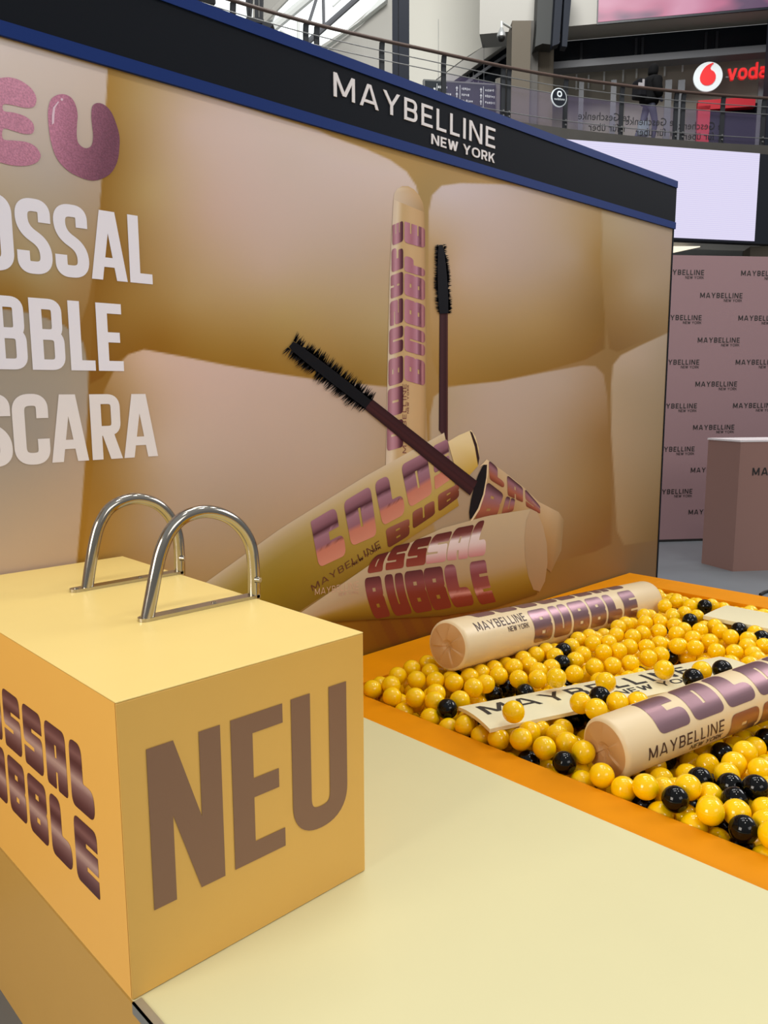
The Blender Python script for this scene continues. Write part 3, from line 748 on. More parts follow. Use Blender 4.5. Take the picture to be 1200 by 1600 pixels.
def rounded_path(P, n=6): return [tuple(q) for q in _open_catmull(P, n)]
def _open_catmull(P, n):
    P = [np.array(p, float) for p in P]; P = [2 * P[0] - P[1]] + P + [2 * P[-1] - P[-2]]; out = []
    for i in range(1, len(P) - 2):
        a, b, c, d = P[i - 1:i + 3]
        for k in range(n):
            t = k / n; out.append(.5 * (2 * b + (c - a) * t + (2 * a - 5 * b + 4 * c - d) * t * t + (3 * b - a - 3 * c + d) * t ** 3))
    out.append(P[-2]); return out
def handle(y, px, label, x0, x1, zscrew):
    h = thing('grab_handle', ((x0 + x1) / 2, y, BZ), label, 'handle', None)
    pts = [on_y(a, b, y) for a, b in px]
    pts = _open_catmull(pts, 5)
    MB().tube(pts, .0165, 20).build('tube', M['steel'], h, smooth=40)
    pl = [(x0 - .036 + .016 * (1 - math.cos(a)), y - .019 * math.sin(a), BZ + .0005) for a in np.linspace(-math.pi / 2, math.pi / 2, 9)][::-1]
    pl = [(x0 - .036 + .018 - .018 * math.cos(a), y + .018 * math.sin(a), BZ + .0005) for a in np.linspace(-math.pi / 2, math.pi / 2, 11)]
    P = [(p[0], p[1], p[2]) for p in pl] + [(x1 + .012, y + .018, BZ + .0005), (x1 + .012, y - .018, BZ + .0005)]
    MB().prism(P, (0, 0, .008)).build('foot_plate', M['steel_plate'], h)
    MB().box((BX1 + .001, y - .018, BZ - .10), (BX1 + .010, y + .018, BZ + .008)).build('side_plate', M['steel_plate'], h)
    for t in (.02, .55):
        x = x0 + (x1 - x0) * t - (.036 if t < .1 else 0)
        s = MB(); s.tube([(x + .012, y, BZ + .006), (x + .012, y, BZ + .011)], .0065, 10); s.build('screw', M['steel'], h, smooth=40)
    sx = pts[-1][0]
    s = MB(); s.tube([(sx - .002, y - .014, zscrew), (sx + .004, y - .027, zscrew)], [.009, .007], 12); s.build('bolt', M['steel'], h, smooth=40)
handle(1.75, [(230, 966), (237, 930), (244, 893), (252, 860), (266, 830), (288, 808), (320, 799), (352, 806), (376, 824), (391, 850), (396, 885), (397, 934)],
       'steel grab handle nearer the lettered front of the yellow cube', .893, 1.187, on_y(402, 903, 1.75)[2])
handle(2.15, [(136, 921), (142, 880), (149, 842), (158, 815), (176, 791), (208, 779), (240, 785), (262, 803), (276, 830), (280, 860), (281, 898)],
       'steel grab handle further back on the yellow cube by the printed wall', .893, 1.187, on_y(284, 870, 2.15)[2])

pit = thing('ball_pit', (3.2, 1.0, 0), 'orange rimmed ball pit basin full of yellow and black balls', 'ball pit')
def rim(name, a, b): MB().box(a, b).build(name, M['orange'], pit, bevel=.002)
rim('rim_board', (RX0, RY0, 0), (RI0, RYI, ZR)); rim('rim_board', (RX0, RYI, 0), (RX1, WY - .016, ZR))
rim('rim_board', (RI1, RY0 + .166, 0), (RX1, RYI, ZR)); rim('rim_board', (RI0, RY0, 0), (RX1, RY0 + .166, ZR))
obj('basin_floor', [(RI0, RY0 + .166, .292), (RI1, RY0 + .166, .292), (RI1, RYI, .292), (RI0, RYI, .292)], [(0, 1, 2, 3)], M['orange'], pit)

# ------------------------------------------------------------------ giant tubes
def giant_tube(a, b, r, label, rot, pleats, hide_far=False):
    a, b = np.array(a, float), np.array(b, float); ax = b - a; L = np.linalg.norm(ax); ax /= L
    up = np.array([0, 0, 1.]); up -= up @ ax * ax; up /= np.linalg.norm(up); side = np.cross(up, ax)
    t = thing('giant_mascara_tube', a - np.array([0, 0, r]), label, 'tube')
    def pt(u, ang, rr=r): return a + ax * u + rr * (math.cos(math.radians(ang)) * up + math.sin(math.radians(ang)) * side)
    n = 72; prof = [(.014, r - .012), (.006, r - .005), (.0, r - .0015) , (.012, r), (L - .012, r), (L - .004, r - .0015), (L, r - .007)]
    prof = [(.000, r - .012), (.003, r - .005), (.009, r - .001), (.016, r)] + [(L * k / 6, r) for k in range(1, 6)] + [(L - .016, r), (L - .006, r - .002), (L, r - .010)]
    V = [pt(u, k * 360 / n, rr) for u, rr in prof for k in range(n)]
    F = [(i * n + k, i * n + (k + 1) % n, (i + 1) * n + (k + 1) % n, (i + 1) * n + k) for i in range(len(prof) - 1) for k in range(n)]
    F = [f[::-1] for f in F]
    obj('sleeve', V, F, M['skin'], t, smooth=60)
    for e, u0, sg in ((0, 0, -1), (1, L, 1)):
        K, R_ = pleats * 10, 7; rr0 = r - (.012 if e == 0 else .010); V, F = [], []
        for j in range(R_ + 1):
            q = j / R_
            for k in range(K):
                saw = (k % 10) / 10; ridge = (saw if saw < .92 else .92 * (1 - (saw - .92) / .08))
                lift = sg * (.004 * math.sin(math.pi * min(1, (1 - q) * 1.1)) + .0055 * (ridge - .45) * math.sin(math.pi * min(1, q * 1.02)) ** .7 - (.006 if q < .28 else 0))
                V.append(pt(u0 + lift, k * 360 / K + 5 * (1 - q) + rot, rr0 * max(q, .001)))
        F = [(j * K + k, j * K + (k + 1) % K, (j + 1) * K + (k + 1) % K, (j + 1) * K + k) for j in range(R_) for k in range(K)]
        if sg > 0: F = [f[::-1] for f in F]
        tag(obj('folded_end', V, F, M['skin_end'], t, smooth=25), 'pleated tan end')
    def foil(ch, u0, w, a0, h):
        V, F = flat_mesh(bubble(ch), CUT[4:5], [i / 14 for i in range(1, 14)])
        obj('foil_letter', [pt(u0 + u * w, a0 + v * h, r + .0012) for u, v in V], F, M['foil'], t, smooth=60)
    for k, ch in enumerate('COLOSSAL'): foil(ch, .144 + k * .157, .138, -14 + rot, 86)
    for k, ch in enumerate('BUBBLE'): foil(ch, .458 + k * .157, .138, -113 + rot, 86)
    P, ht, lo = BM, BMH, BMB
    V, F = flat_mesh([([(p[0], p[1]) for p in Vv], Ff) for Vv, Ff in BM], (), [0, .03, .06, -.03, -.06])
    W_ = .338; s = W_
    obj('brand_lettering', [pt(.086 + u * W_, -52 + rot + math.degrees(v * s * 1.08 / r), r + .0012) for u, v in V], F, M['ink'], t, smooth=60)
    return t
giant_tube((2.29, 2.03, .60), (3.95, 2.07, .47), .102, 'far giant cream mascara tube lying along the back rim of the ball pit', 0, 7)
giant_tube((2.09, 1.206, .508), (3.683, .786, .618), .098, 'near giant cream mascara tube with mauve foil letters crossing the right of the pit', -52, 6)

# ------------------------------------------------------------------ boards lying in the balls
def board(o, ex, ey, L, Wd, z, thick, arch, label):
    o, ex, ey = (np.array(v, float) for v in (o, ex, ey)); V = []; nu, nv = 6, 12
    def z_at(v): return z - arch * (2 * v - 1) ** 2
    for lev in (0, 1):
        for i in range(nu + 1):
            for j in range(nv + 1):
                q = o + ex * L * i / nu - ey * Wd * j / nv; V.append((q[0], q[1], z_at(j / nv) - lev * thick))
    S = (nu + 1) * (nv + 1); k = lambda i, j: i * (nv + 1) + j; F = []
    for i in range(nu):
        for j in range(nv):
            q = (k(i, j), k(i, j + 1), k(i + 1, j + 1), k(i + 1, j)); F.append(q); F.append(tuple(S + x for x in q[::-1]))
    for i in range(nu):
        F.append((k(i, 0), k(i + 1, 0), S + k(i + 1, 0), S + k(i, 0))); F.append((k(i, nv), S + k(i, nv), S + k(i + 1, nv), k(i + 1, nv)))
    for j in range(nv):
        F.append((k(0, j), S + k(0, j), S + k(0, j + 1), k(0, j + 1))); F.append((k(nu, j), k(nu, j + 1), S + k(nu, j + 1), S + k(nu, j)))
    t = thing('foam_board', o + ex * L / 2 - ey * Wd / 2 - np.array([0, 0, 0]), label, 'board')
    obj('panel', V, F, M['board'], t, smooth=30)
    return t, lambda u, v: (*(o + ex * u - ey * v)[:2], z_at(v / Wd) + .0010)
M['board'] = mat('cream_board_print', (238, 230, 192), .30, noise=.02, scale=6)
PX = np.array([1.132, -.39, 0]); PX /= np.linalg.norm(PX); PYv = np.array([-PX[1], PX[0], 0]); PO = np.array([2.028, 1.745, .514])
pl, pf = board(PO, PX, PYv, 1.25, .205, .514, .013, .010, 'long cream board lettered in black, half buried between the two giant tubes')
def puv(x, y): q = on_z(x, y, .513) - PO; return q @ PX, -(q @ PYv)
u0, v0 = puv(745, 1095.5); u1, v1 = puv(770, 1110); u2, v2 = puv(1115, 1034)
ca, cw = text_polys('MAYBELLINE', .155)
V, F = flat_mesh([([(p[0] / cw, p[1]) for p in Vv], Ff) for Vv, Ff in ca], (), [.2, .4, .6, .8])
PU0, PU1, PV0, PV1 = .045, .045 + .95, .040, .122
obj('board_lettering', [pf(PU0 + u * (PU1 - PU0), PV1 + (PV0 - PV1) * v) for u, v in V], F, M['ink_black'], pl)['kind'] = 'stuff'
cb, cwb = text_polys('NEW YORK', .16, .17)
V, F = flat_mesh([([(p[0] / cwb, p[1]) for p in Vv], Ff) for Vv, Ff in cb], (), [.5])
obj('board_lettering', [pf(PU0 + .53 + u * .41, .170 - .034 * v) for u, v in V], F, M['ink_black'], pl)['kind'] = 'stuff'
board((3.76, 1.66, 0), (0, -1, 0), (-1, 0, 0), 1.1, .27, .506, .018, .003, 'plain cream board lying flat by the right rim of the ball pit')

# ------------------------------------------------------------------ balls
BALLS = (
    '1jn0kq0d311jn0n70dh01jp0py0dd11jn0se0dh01oy0m10du11jn0w90d101jn0zv0cv11lq0px0dm01li0z70dg01jn0u90cl01k812c0d701jw14n0dd01lb0lx0d801k815s0fj01jn16z0cq0'
    '1py10r0fl01vy0pn0d701t50pe0d701jn1b00cq01ko1e70d711n50mu0d711mc11f0d901uc1810fj01tk0ne0d7024e11j0fj01qi12q0fh01sr1080fl01ke1ic0d901p20o00d811up0sb0bj0'
    '1jn1kz0cs01qs1fy0d901wt13v0fj01jn1o00cs01qg1id0d901xw1cs0d701jn0od0bs01qu0p10d501o91lv0d702241av0d7027j19b0d701oo0qa0d112cz17s0d701jn18z0cb01xv0se0bj1'
    '2410y90fj11vq1gg0d701wf1e80d701l61gd0d702kh15l0d701n90ou0cr025n1ah0d701n71eq0d702ji17e0d8029o1890d701st1fy0d502b01ck0d701v61680bj11t21290fi11jn1fk0c30'
    '1jq0iq0dg02rv14e0d701lh0rs0cs026u0yn0fj02ct1bl0d701lw1560d801nf1350d5028p0xb0fj11pk1ka0d702170qs0bj01jn0r20bn01jv0y70bm01l51mo0d701nc0kn0d302l01370d70'
    '1yq1gn0dc02m611j0d701nm1o60d702d51fb0d701lg0jt0d701vy0ud0ak01k013u0bh12621da0d701ug0z20fh01qe1op0d701pa0tv0bj02nm1bz0d702f11be0d7024h1hq0d702oa19v0d70'
    '1sx1ia0d902f017a0d702o715g0d701kp0mz0aq02th16h0d701wu1g00bj12j31d70d701rj0sn0bj02421dt0d712gg19v0d702i91f20d701ug1g20bj120x1g30d702q11f70d7028i1dv0d70'
    '2iv19f0d701mu1hq0d7033w1d90d711r31mg0d7033g1hd0d702zr1hc0d701jn1d30bt02va1bf0d712nx17i0d702rx18g0d702le1d30d702r51000d701nv15f0cq023v0qs0bj12d61hh0d70'
    '2vq14y0d711pj13z0cq01zz1e60d701va1ci0ce12es1e30d702po11f0d701uz1ic0d602811g90d7125o1ft0d702201dt0d701sx1om0d702kx16p0bj01jn1jb0bl02rm1dv0d701kj0sw0bc1'
    '1lp1750cq02ll1gp0d701yj0u70at01rt16n0ca01l50pp0bf032o1ex0d702vc1dz0d702a71gj0d7023q0sp0at02nn1gt0d701jn0j30bg02se12f0d802yc1dn0d702rq1bt0d7026j1ho0d70'
    '2221hs0d702n60zq0d602t41h00d702li0yj0d802v017u0d902xu1bn0d701x01i30d702qn1a20d701lf0zj0bf021q0sn0at02jr18g0bi12u811h0d711ka0l00b511uv0wc0ao11np1470960'
    '2j00yf0d701sj0w40at02f81h40d701mq0n50ah12vq12w0d801lc1c40cg025r0sq0au026u1c90bj01s91gg0au035x1d40cz01zo1ie0cv01lm1ou0cg02ja1hf0cd01po16o0c801ln1ji0c00'
    '1le0nx0cq027s0sq0at031u1880bj02hv1050d702zz1ag0cd01sn1li0al01nl17t09601va14g0ck11rq1jx0ct02re1hu0c301n518y0as03211a40c902sz15c0bj01qn0rf09612ni15l0at0'
    '23t18p0cg01pp1ns0au01t213i0as01l81lf0bj01uf0ov0bj01un0v109601zt0p40at01oo1pj0au028w16n0c901mb0l70au01su1mr0c602f91930at022n0ug0at037f1fw0cb01mk0wd0aj0'
    '20l0ud0at01qp1pj0au01rq1nr0at01nq1gm0am023k1140cf02vq19k0cg02uw1fu0ce02vz1hl0ce036d1l80cd01op18f0bz02h81hg0cd03151520cg13a61940by037i1c10cd01w80wb0960'
    '1tv1l10c5126u16t0ce01nr1da0aq11lm1nn0at03651hh0cg01nu1aa0c601r80qk0bj11v31880bz11xb0vu0at01ne0rm0c302yw1fo0ce035j1jd0cc02zh13u0cg01zq0si0as037o1je0cb0'
    '1o516t0au01v915t09602c51av0at028w1i00ci02f41gb0at02jc1co0at020n1ct0at01ri0wq09601mm1kr09601w01l40c402kt19x0ch01oe0zl0ai01xa15z096026u1f309612y61290cg0'
    '1qu0ln0d5038y16s0c401ns1j80c502rn1ct0at02qm1el0at02m01890ch022q1310cb11pn0mn0bk024s1310cc01jm15q0ar01qv13j0at01l71aa0bj02pf1hj0ce032j16k0cg025m1150cf0'
    '37p18i0cc02pp16s0cf02hd1310cd01ml1i80at01rc0xv0as02ga1av0at01kl1pg0at01o20y409602d81930at125s1lk0at01jm11o0ap03a71nr0bt03101i60at01q51go0as01y31l50c40'
    '1ul1jr0as01pr1590at01o11k70af021o1ej0au01zm1ek0at01ll11b0ag01tk0ws09601vj1hy0au033i1j80cc02c21ei0at02gb1fm0cd02pl1230at01w517n09603bi1m00b7020o1jq0au0'
    '2uq1el0at11nn0pk09601os15w096027u1i10as03bh1ic0b501qw18i0c601mu1b60ao01v411z0d803991lq0bi029y1ei0at03631ej0bj125r1n30c5023o1n20c601yc17y09601mm1ph0at0'
    '1yl1ct0au02941ac0cf02e41ei0at01ou1ga0ca021t0p00at02ur17i0at024o0uh0at02le1ga0at02lj1960aq01tf1i30au01sc0yl09603451aa0ce02f51cn0as01pb0xt0ar02ha1cn0at0'
    '33n18a0ch02om0xx0cg02vp15p0at01yg1ah0cd01wr1520b202qp17g0as023r1i10au03521i20at11pr143096028x1js0at02pk15l0at01mj1di096120o1gb0at01py1d40at032j1jz0aq0'
    '2nm1980au01ue0ym09601wa1920al033514m0c7036m16h0ch021c1mu0cb02tr1ge0at01qs15w09601w11p60cd01pj10m09602d21ga0at02hd1ng0aq034w1fu0ck01w70rb0al01oo10s0c40'
    '2on17f0at02oj1ek0at02ib1av0at02b01cr0as02ng1ga0at01rz0og0bj02oj13u0at02951920at02e11lm0at03bh1eg0b4026u1nk0ai025m1ei0bj12om19u09602qn1b10at02e917b0at0'
    '2od1i40as024s16v0cf030z1ei0at02g41i30at02b61930at02rm1240at02xr19a0au02sp1b10at02zk15x0bj02ts1me09602961ng0ao01xl1hy0at01nn1mi09601pp0pm09602hb1930at0'
    '1zj18r0cd025r0rj096031o12r0bz01m20xs09601qk0ux096027v1n20c601uz1mw0c702a11ay0aq02mm17f0aq02g61ef0ar02mf1ei0at02ws17i0au02uo13x0au01np1io09602tp1ct0at1'
    '1mf1h3096027w1dc09601w81ab0c703201g90at01ph0wn096032817u09602w31q209602y51q109603061q209603271q109603481q209603691q2096038a1q309603bi1q109602fb1q20960'
    '2hd1q209602je1q209612lg1q209612nh1q209602pj1q109602rk1q209602tx1q109601ya1q2096120b1q2096022c1q2096024e1q209602751q209602971q209602b81q209602da1q20960'
    '39i1oi09601jm1q209601lm1q209601nn1q209601po1q209601rq1q209601tr1q209601vt1q209613ag1gk0b0038r1em0bg023q1ei0at03671a90cd03911at0bp03bi1au0b201oq1c60c50'
    '3ai1cn0aw01s01a70c401u61a60c2033c1n00cf035e1n10cf037h1n40ce01y01oo0c4020a1ol0ca01x11mv0c401z31mx0c603481l50cc03981i70b903am1k60ay01lg0fz09h01oe0fm0am0'
    '1q50eh09601sk0da09601n10hs0as01p20hp0an01r20hh0ae01t70h209g032h1o60az03421ox0cc03691ow0cg038y1pd0bz03bi1p00ax01lg0c409601nk0ca09601jm0f509602je1oo0cc0'
    '2lg1oq0cd02ni1oo0cd02pq1oq0c802rr1ov0c202tt1p20c612vv1p00cb03051pa0cj022c1om0ca024r1ow0c2026s1ov0c112951on0cb02b71on0cc02d91oo0cc02fb1on0cc02hc1on0cc0'
    '26w0nb0as028v0mh0a102bo0lp09602do0lb09601wz0pf0as023t0ox0aq025t0p50at023w0ke09912660ka096128v0j209601w00nm0as01yb0nt0an020p0nb0at022r0n60au024v0n60at0'
    '1yg0io096021f0h6096023g0gv09601v90lo0ap01xa0lo0ar01z50kl096021o0kg09s01va0g409601xu0fh09601lc0jg0ac01nt0jr0at01px0jw0at01rz0jv0at01u00jh0am01w50j40ac0'
    '2yx17n0aq035o18b0ci01pw1ab0c701t218g0c301xg18p0c8034k16h0cf03bi16b0aw03a714z0bp01wn16w0cq01ym16x0cd020n1700ce022q16w0cg02kq0rz09q02mn0rq09602ol0r80960'
    '2ro0pz096029t0sq0at02bv0sp0at02e70ss0al02gk0si0an02il0sn0aq02au0qy0at02cu0qq0ar02eu0qh0ap02he0qp0ab02jf0pg09602ly0o3096027u0p60at029w0p40at02bx0ox0ar0'
    '2e50nr09602h60n1096026r0qy0at028t0qy0at02g80wm0at02ib0wk0as02kl0wi0as02mm0wp0at02on0wr0at02qp0wr0at02sr0vi09602us0vg09601ze0w10at021f0w80as023m0wc0aq0'
    '25p0wb0as027r0wb0as029t0wb0as02c50we0an02e70wg0ap02lo0ur0at02np0uo0ap02po0tw09m02ro0tr09602uh0rp096026q0ui0as028s0uj0as02au0ui0as02cw0uh0as02f30um0ao0'
    '2h40uo0ap02jf0ut0aq02xt0x909602zk0wx0a4032i0ww096034k0wl09601qh0zr0aq01sx0zy0ak01v30zr0aq02hc0yc0at02jj0y70as02lj0yf0at02nl0yi0at02pn0yj0at02rq0yj0at0'
    '2ts0yh0as02vu0yg0as020k0y30ar022m0y40ar024o0y60as026p0y40as028s0y40as02b80y70am02da0yg0as02fc0yh0at02wu0vh09602zz0ue0aj03190tk09601td0xz0as01vz0xz0a80'
    '1yj0xv0an01nj11v0at11pp11v0ar01rz11r0ap01u411s0au01w511i0as01yg11m0ar020i11p0at122j11q0at02ys10d0as03120zw09z033t0zn0at035u0yf096037w0yg09603aa0xf0960'
    '2ik0zy0ap12kj1070at02mk1090at02ol10a0at02qm10b0at02so10d0at02up10d0as02wr10e0at01xe0zw0ar01zi0zw0as021k0zy0at023l0zx0as025o0zy0as027u1000ap02a80zz0ao0'
    '2c91080at021r13m0an023s13n0ao025t13m0ao027u13l0aq02a413q0ap02c913r0at02eb13s0at02gc13s0at036q11e0as038s11g0as03bh11409601v613j0as01xq13g0ag01zq13m0am0'
    '2nj1220at02to1250au02vp1250au02zp12a0au031x11q0a6034o11h0at024l11q0as026o11r0as028u11t0ap02b71200ar02db1200at02fd1200at02jf1200at02lh1210at023q14u0ca0'
    '25r14t0cb027w14v0cb029z14x0cb035c14k0cb037j14m0c8034212s0c9036412n0c9039213c0be03bh13i0b411zm14u0c8021o14u0ca020p1310ca026t1310cd02911320ca02b31370ce0'
    '2eb1080at030w10w0bq032x1150bt035u0zk0at037v0zm0au03ac1010aj01wm1300c301yn1310c8032415m0ar034b15d0ar036c15f0as038j15f0ao03bi15909611qt1780an024r15p0as0'
    '26t15m0ar028y15g0an02b715j0at02d915j0at02fb15k0at037513d0ao039z14709u01ru15b0aq01ym15r0aq020o15s0as022p15q0as02ie13s0at02kg13s0at02mh13t0at030s1430aq0'
    '33113d0am035413f0ao01yk19b0ao020p19b0at122r19b0at124u19b0at033f1770ar035f1790as037h1770as039y17j0aj01pw1960aj01rx18z0ah01u21900af02c717b0at02sq17g0at0'
    '1t616w0at01xa1790ar01zm17k0aq021q17j0as023r17i0as025t17i0at027v17i0ar02a617a0at02kf1ax0as02mj1az0at02ol1b00at02uq1b10at01v81bb0ar01xf1b50as01zn1b10at0'
    '21q1b30at127z1ar0as02e71av0at034f1910as036g1900as038m1940an03bi18r0aj01ow1ay0ak01qy1bc0at01t31bb0as02pn1980at02rp1980at030119b0ao01qu1120c801xc1140cd0'
    '1zg1130cg027u1170cc02a111a0c812c611h0cf12vq0zn0ce02xw0yj0ar02zw0yo0b2032b0yd0aj034s0xs0as036v0xp0ar03940y00aq01w90ze0cc01ye0z20ca020j0z90cf022l0za0cf0'
    '24n0zd0cf026u0ze0cc02910zh0c902to0zn0cf02qo0xz0cg02sq0wp0at12ur0wn0at02wt0wn0at031f0wk0av034j0uv0a801rv0za0c501tv0zk0cb02vr1cu0at02xu1ct0at02zy1cr0at0'
    '3231cs0at03681cn0at138d1ct0aq03bh1c409602d41cp0at02lg1cp0at02nj1cs0at02pl1cs0at01s21d20at01u61d10as01wg1cy0as028x1cq0at02ws1b20au02yu1b10at03121b10ar1'
    '3341ax0ar03561ax0ar03781aw0ar039v1ay09v124s1g90au026u1g90at028w1ga0at02b01g90at02ha1g90ap12jc1g70ar02yx1ej0ar039w1f009u022q1ga0au02kd1eg0at02so1ek0at0'
    '2wt1el0at01ox1ey0ar01r21et0at027v1ei0at021k0xh0ce023m0xi0ce025o0xi0cf027r0xj0cf02a50xp0c802c70xl0ca02ea0xm0cc02po0v20ba12ro0uy0at02tu0ut0au02vw0um0ar0'
    '2xu0u30ad01uz0xv0c001wz0xj0bx01zj0xd0cc028s0vq0cg02b30vv0ca02d50vs0cb02f70vs0cc02h90vt0cc02jg0w00cd02lm0vz0cf02no0vv0cc02kh0t70bc02mp0sw0at02op0si0aq0'
    '2r90sp0aw02ti0si0as022l0vq0cd024m0vq0ce026q0vq0cf02i91i80as02kb1i60as02mc1i30at02qk1j30aq02sw1i90as02ux1i90as029z1i10at02c11i10at02e21i20at03421g90at0'
    '3651gd0ar038f1gg0an03bi1g009801p01ig0aq01rd1ib0at02pn1ge0ar02rp1gc0as02vw1gf0aq02xx1gf0ar12zz1ge0at03bj1jz09601on1m20au01qm1ll0am01uw1lq0aj01x31lp0ah0'
    '1zn1lh0at021o1li0at02az1jt0at02d11jt0at02f31ju0at02h41jx0at034j1jz0ap036k1k00aq038m1k10an01wm1jq0at01yn1jo0at022q1jr0au024s1js0au026t1jt0at02wz1ie0at0'
    '2yz1i90at03311i00as03771i30au039v1iy09h02jf1ng0aq02lg1ni0ar02ni1nh0aq02pk1nf0ap02rp1ng0an02tu1nq0ao034d1no0as020b1nf0an022d1nf0an024o1nl0ai02b81ng0ap0'
    '2d91nh0ap02fb1ng0ap037d1lx0as03a21mt0a101tt1ns0as01vy1nx0ar01y31ng0ai023q1lj0at027w1lj0at029y1lk0at02bz1ll0at03371lw0ar035b1lv0ar02sq1q20ar02uz1q20au0'
    '2x41pe0as02z51pe0as03171pr0av03381q20aw03581pi0at037a1pj0at02c91pi0at02ea1pi0at02gc1pi0at02id1pi0at02kf1pi0at02mh1pi0at12oi1pi0at02qj1q10aw01us1pl0au0'
    '1x21pt0aq01za1pk0at021b1pj0at023d1pk0at025s1q00an02861pk0as02a71pi0at036e1np0as038g1nu0ar03bh1nz09601sr1pj0au020h0j0096022n0is096124o0ii09601ns0m10961'
    '1pu0m509601rx0m709601tz0m909601w80me09601zg0gp09601ku0l209601ms0k809601ov0kc09601qz0kg09601t00kh09601v20ke09611x30kg09601ti0f309601jn0jc09601lv0hy0960'
    '1ny0ij09601q00in09601s20ip09601ur0ib09601wp0hk096039w1q20ac01jn0d409601m10e209601o30e909601jx0hb09611nd0gk09601pk0gg09601rj0fy09601vu0pw09601yl0pk0960'
    '20s0pm096022s0pp096024t0pr096026u0pr096028w0ps09602ay0pq096029z0nx09602c30nq09601jn0po09601ln0pa09601rr0pp09601tt0ps09611sv0o009601ux0o309601x20o80960'
    '1zp0nw096021r0nu096023t0np096025u0nx096027w0o009601y90mg096020l0m2096022q0m109602510m209602720m4096029r0kw09601oq0nu09601qt0nx09611pk0t509601rm0t70960'
    '1to0ta09601wb0sx09601yn0t2096020o0t7096022p0t9096024q0tb09602dv0re09602fw0rc09602iv0rf09612lc0q509602nb0pm09601jn0tu09601lh0t109601nj0t309601xm0rb0960'
    '1zn0rb096021p0rg096023q0ri096027s0rk096029u0rk09602bv0rj09602d30pi09602ff0pc09602hf0p109601mj0ra09601om0rd09601sp0ri09601ur0rl09602dw0v609602g30vg0960'
    '2i90vc09602kl0va09602mm0vh09602oo0vl09602qp0vl09602tp0tp09601xf0uo09601zi0uw096021l0v1096023n0v3096025p0v4096027r0v4096129t0v409602bu0v309602ns0te0960'
    '2qf0s309602sg0rv09601l90v309601og0uw09601sl0uz096026r0tc096028t0tc09602au0tb09602cw0tb09602fi0td09602hj0tf09602jl0tj09602lr0tm09602o10qd0ax02q20qg0ab0'
    '27r0ty0cg029t0ty0cg02bv0tx0cf02e30tx0cb02g40tr0c702ia0u00c702ga0o70al02ip0nv0a802kq0ou0al02d70s30c802f90rx0c302hl0rk0c402ji0qj0av02m10qw0ax02az0km0aq0'
    '24t0of0cf026u0oi0cf028u0nn0bp02ax0mw0an02d40mp0ak02fd0m909r026x0ie09a01vb0mo0cf01xc0n10c901zb0lu0ar021m0lm0bh023s0lg0b002620lg0at027z0km0a502yu0vc0960'
    '30v0vn096032t0uv09601k30yd09601qb0yi09612h90x409602jh0x009602lk0x909602nl0xb09602po0xd09602rp0xd09602tr0xa09602vs0x8096020b0wt096022g0ww096024p0wz0960'
    '26r0wx096028t0wx09602au0wv09602d60x909612f80xa09602vq0tc09602xk0sg09601jn0wd09601ya0wj09601ll0zr09601ne10o09601rk10h09601u710m09601w710a09601yi10g0960'
    '20j10i09602sq0z509602us0z509602wu0z609602z20z4096030v0y3096033s0yh096036l0wg09601jn10c09602c90z209612eb0z209602ge0z009602ig0yr09602kh0z009602mj0z20960'
    '2ol0z409602qo0z509601xi0yo09601zj0yq096021l0yr096023n0yq096025p0ys096027r0yp096029v0yo09601ol12e09601qt12c09601t412c09601v812c09601x812109601zg1290960'
    '21i12b096023k12c09602zr113096132u109096034u10a096036v107096038w10809603bi0z209601kj12l09601mk12j09602jh10t09602li10u09602nk10v09602pl10w09612rn10x0961'
    '2to10y09602vp10z09602xq111096022l10j096024m10j096026o10l096029210j09602b910t09602db10u09602fe10t09602hf10s09601ry14109601u614209601wb14309601yq14j0960'
    '20r14k096022s14j096024u14i096026v14e096033o124096035p126096037q125096039r12709601jm14f09601ln14b09602mi12n09602ok12n09602ql12p09602sn12q09602uo12q0960'
    '2wp12s09602yp12u096130q12v096025m12c096027n12d096029z12e09602ca12l09602ec12l09602gd12l09602if12k09602kg12m09601zo16d096021p16c096023r16c096025s16b0960'
    '27u16909602a61640960365148096038514509603bj13509601kr16509601mr16009601t315q09602pk14f09612rl14h09602tm14i09602vo14j09602xo14k09602zp14l096032214e0960'
    '343147096028w14509602b814c09602da14d09602fb14d09602hd14e09602jf14e09602lg14e09602ni14f096020p184096022r184096024s183096026u182096029417v09602b617w0960'
    '2d817w096039o16309611jm17t09611ll18009601pl17r09601s417i09601u517h09602sm16909602un16a09602wp16c09602yr16d09603101650960339162096035b163096037c1600960'
    '2c816409602ea16509602gc16509602ie16509602kf16509602mg16609602oi16709602qk168096023s19v096025v19u096028319m09612a519o09602c719o09602e819o09602ga19o0960'
    '2ic19o09601mf19v09601og19m09601qy1a509601sz1a309601v81a109601xe19x09601zo19v096021q19v09602xr184096030617z096034e17w096036f17u096138g17q09603bh17a0960'
    '1kd19o09602fa17w09602hc17x09602le17x09602nn18209612po18209602rp18209602tq18309602vq184096026w1bl096028x1bk09602b51bi09602d71bh09602f81bg09602ha1bg0960'
    '2jc1bh09602li1bi09601py1bx09601s01bv09601u41bs09601we1bp09601yl1bl096020o1bm096022s1bm096024u1bl096031c19p096033d19o096035f19o096137g19o096039z1900960'
    '1jm1bk09611lm1bp09601nw1bz09602kd19o09602ml19s09602qo19u09602sp19v09602uq19v09602wr19w09602yt19u096029y1dc09602c31db09612e51dc09602g91d709602ib1d80960'
    '2ke1d909602mg1db09602ok1dd09601t41dj09601vc1df09601xk1dc09601zm1dd096021q1dc096023s1dc096025u1dc09603451bk09603661bk09603861bl09603bk1a609601ki1df0960'
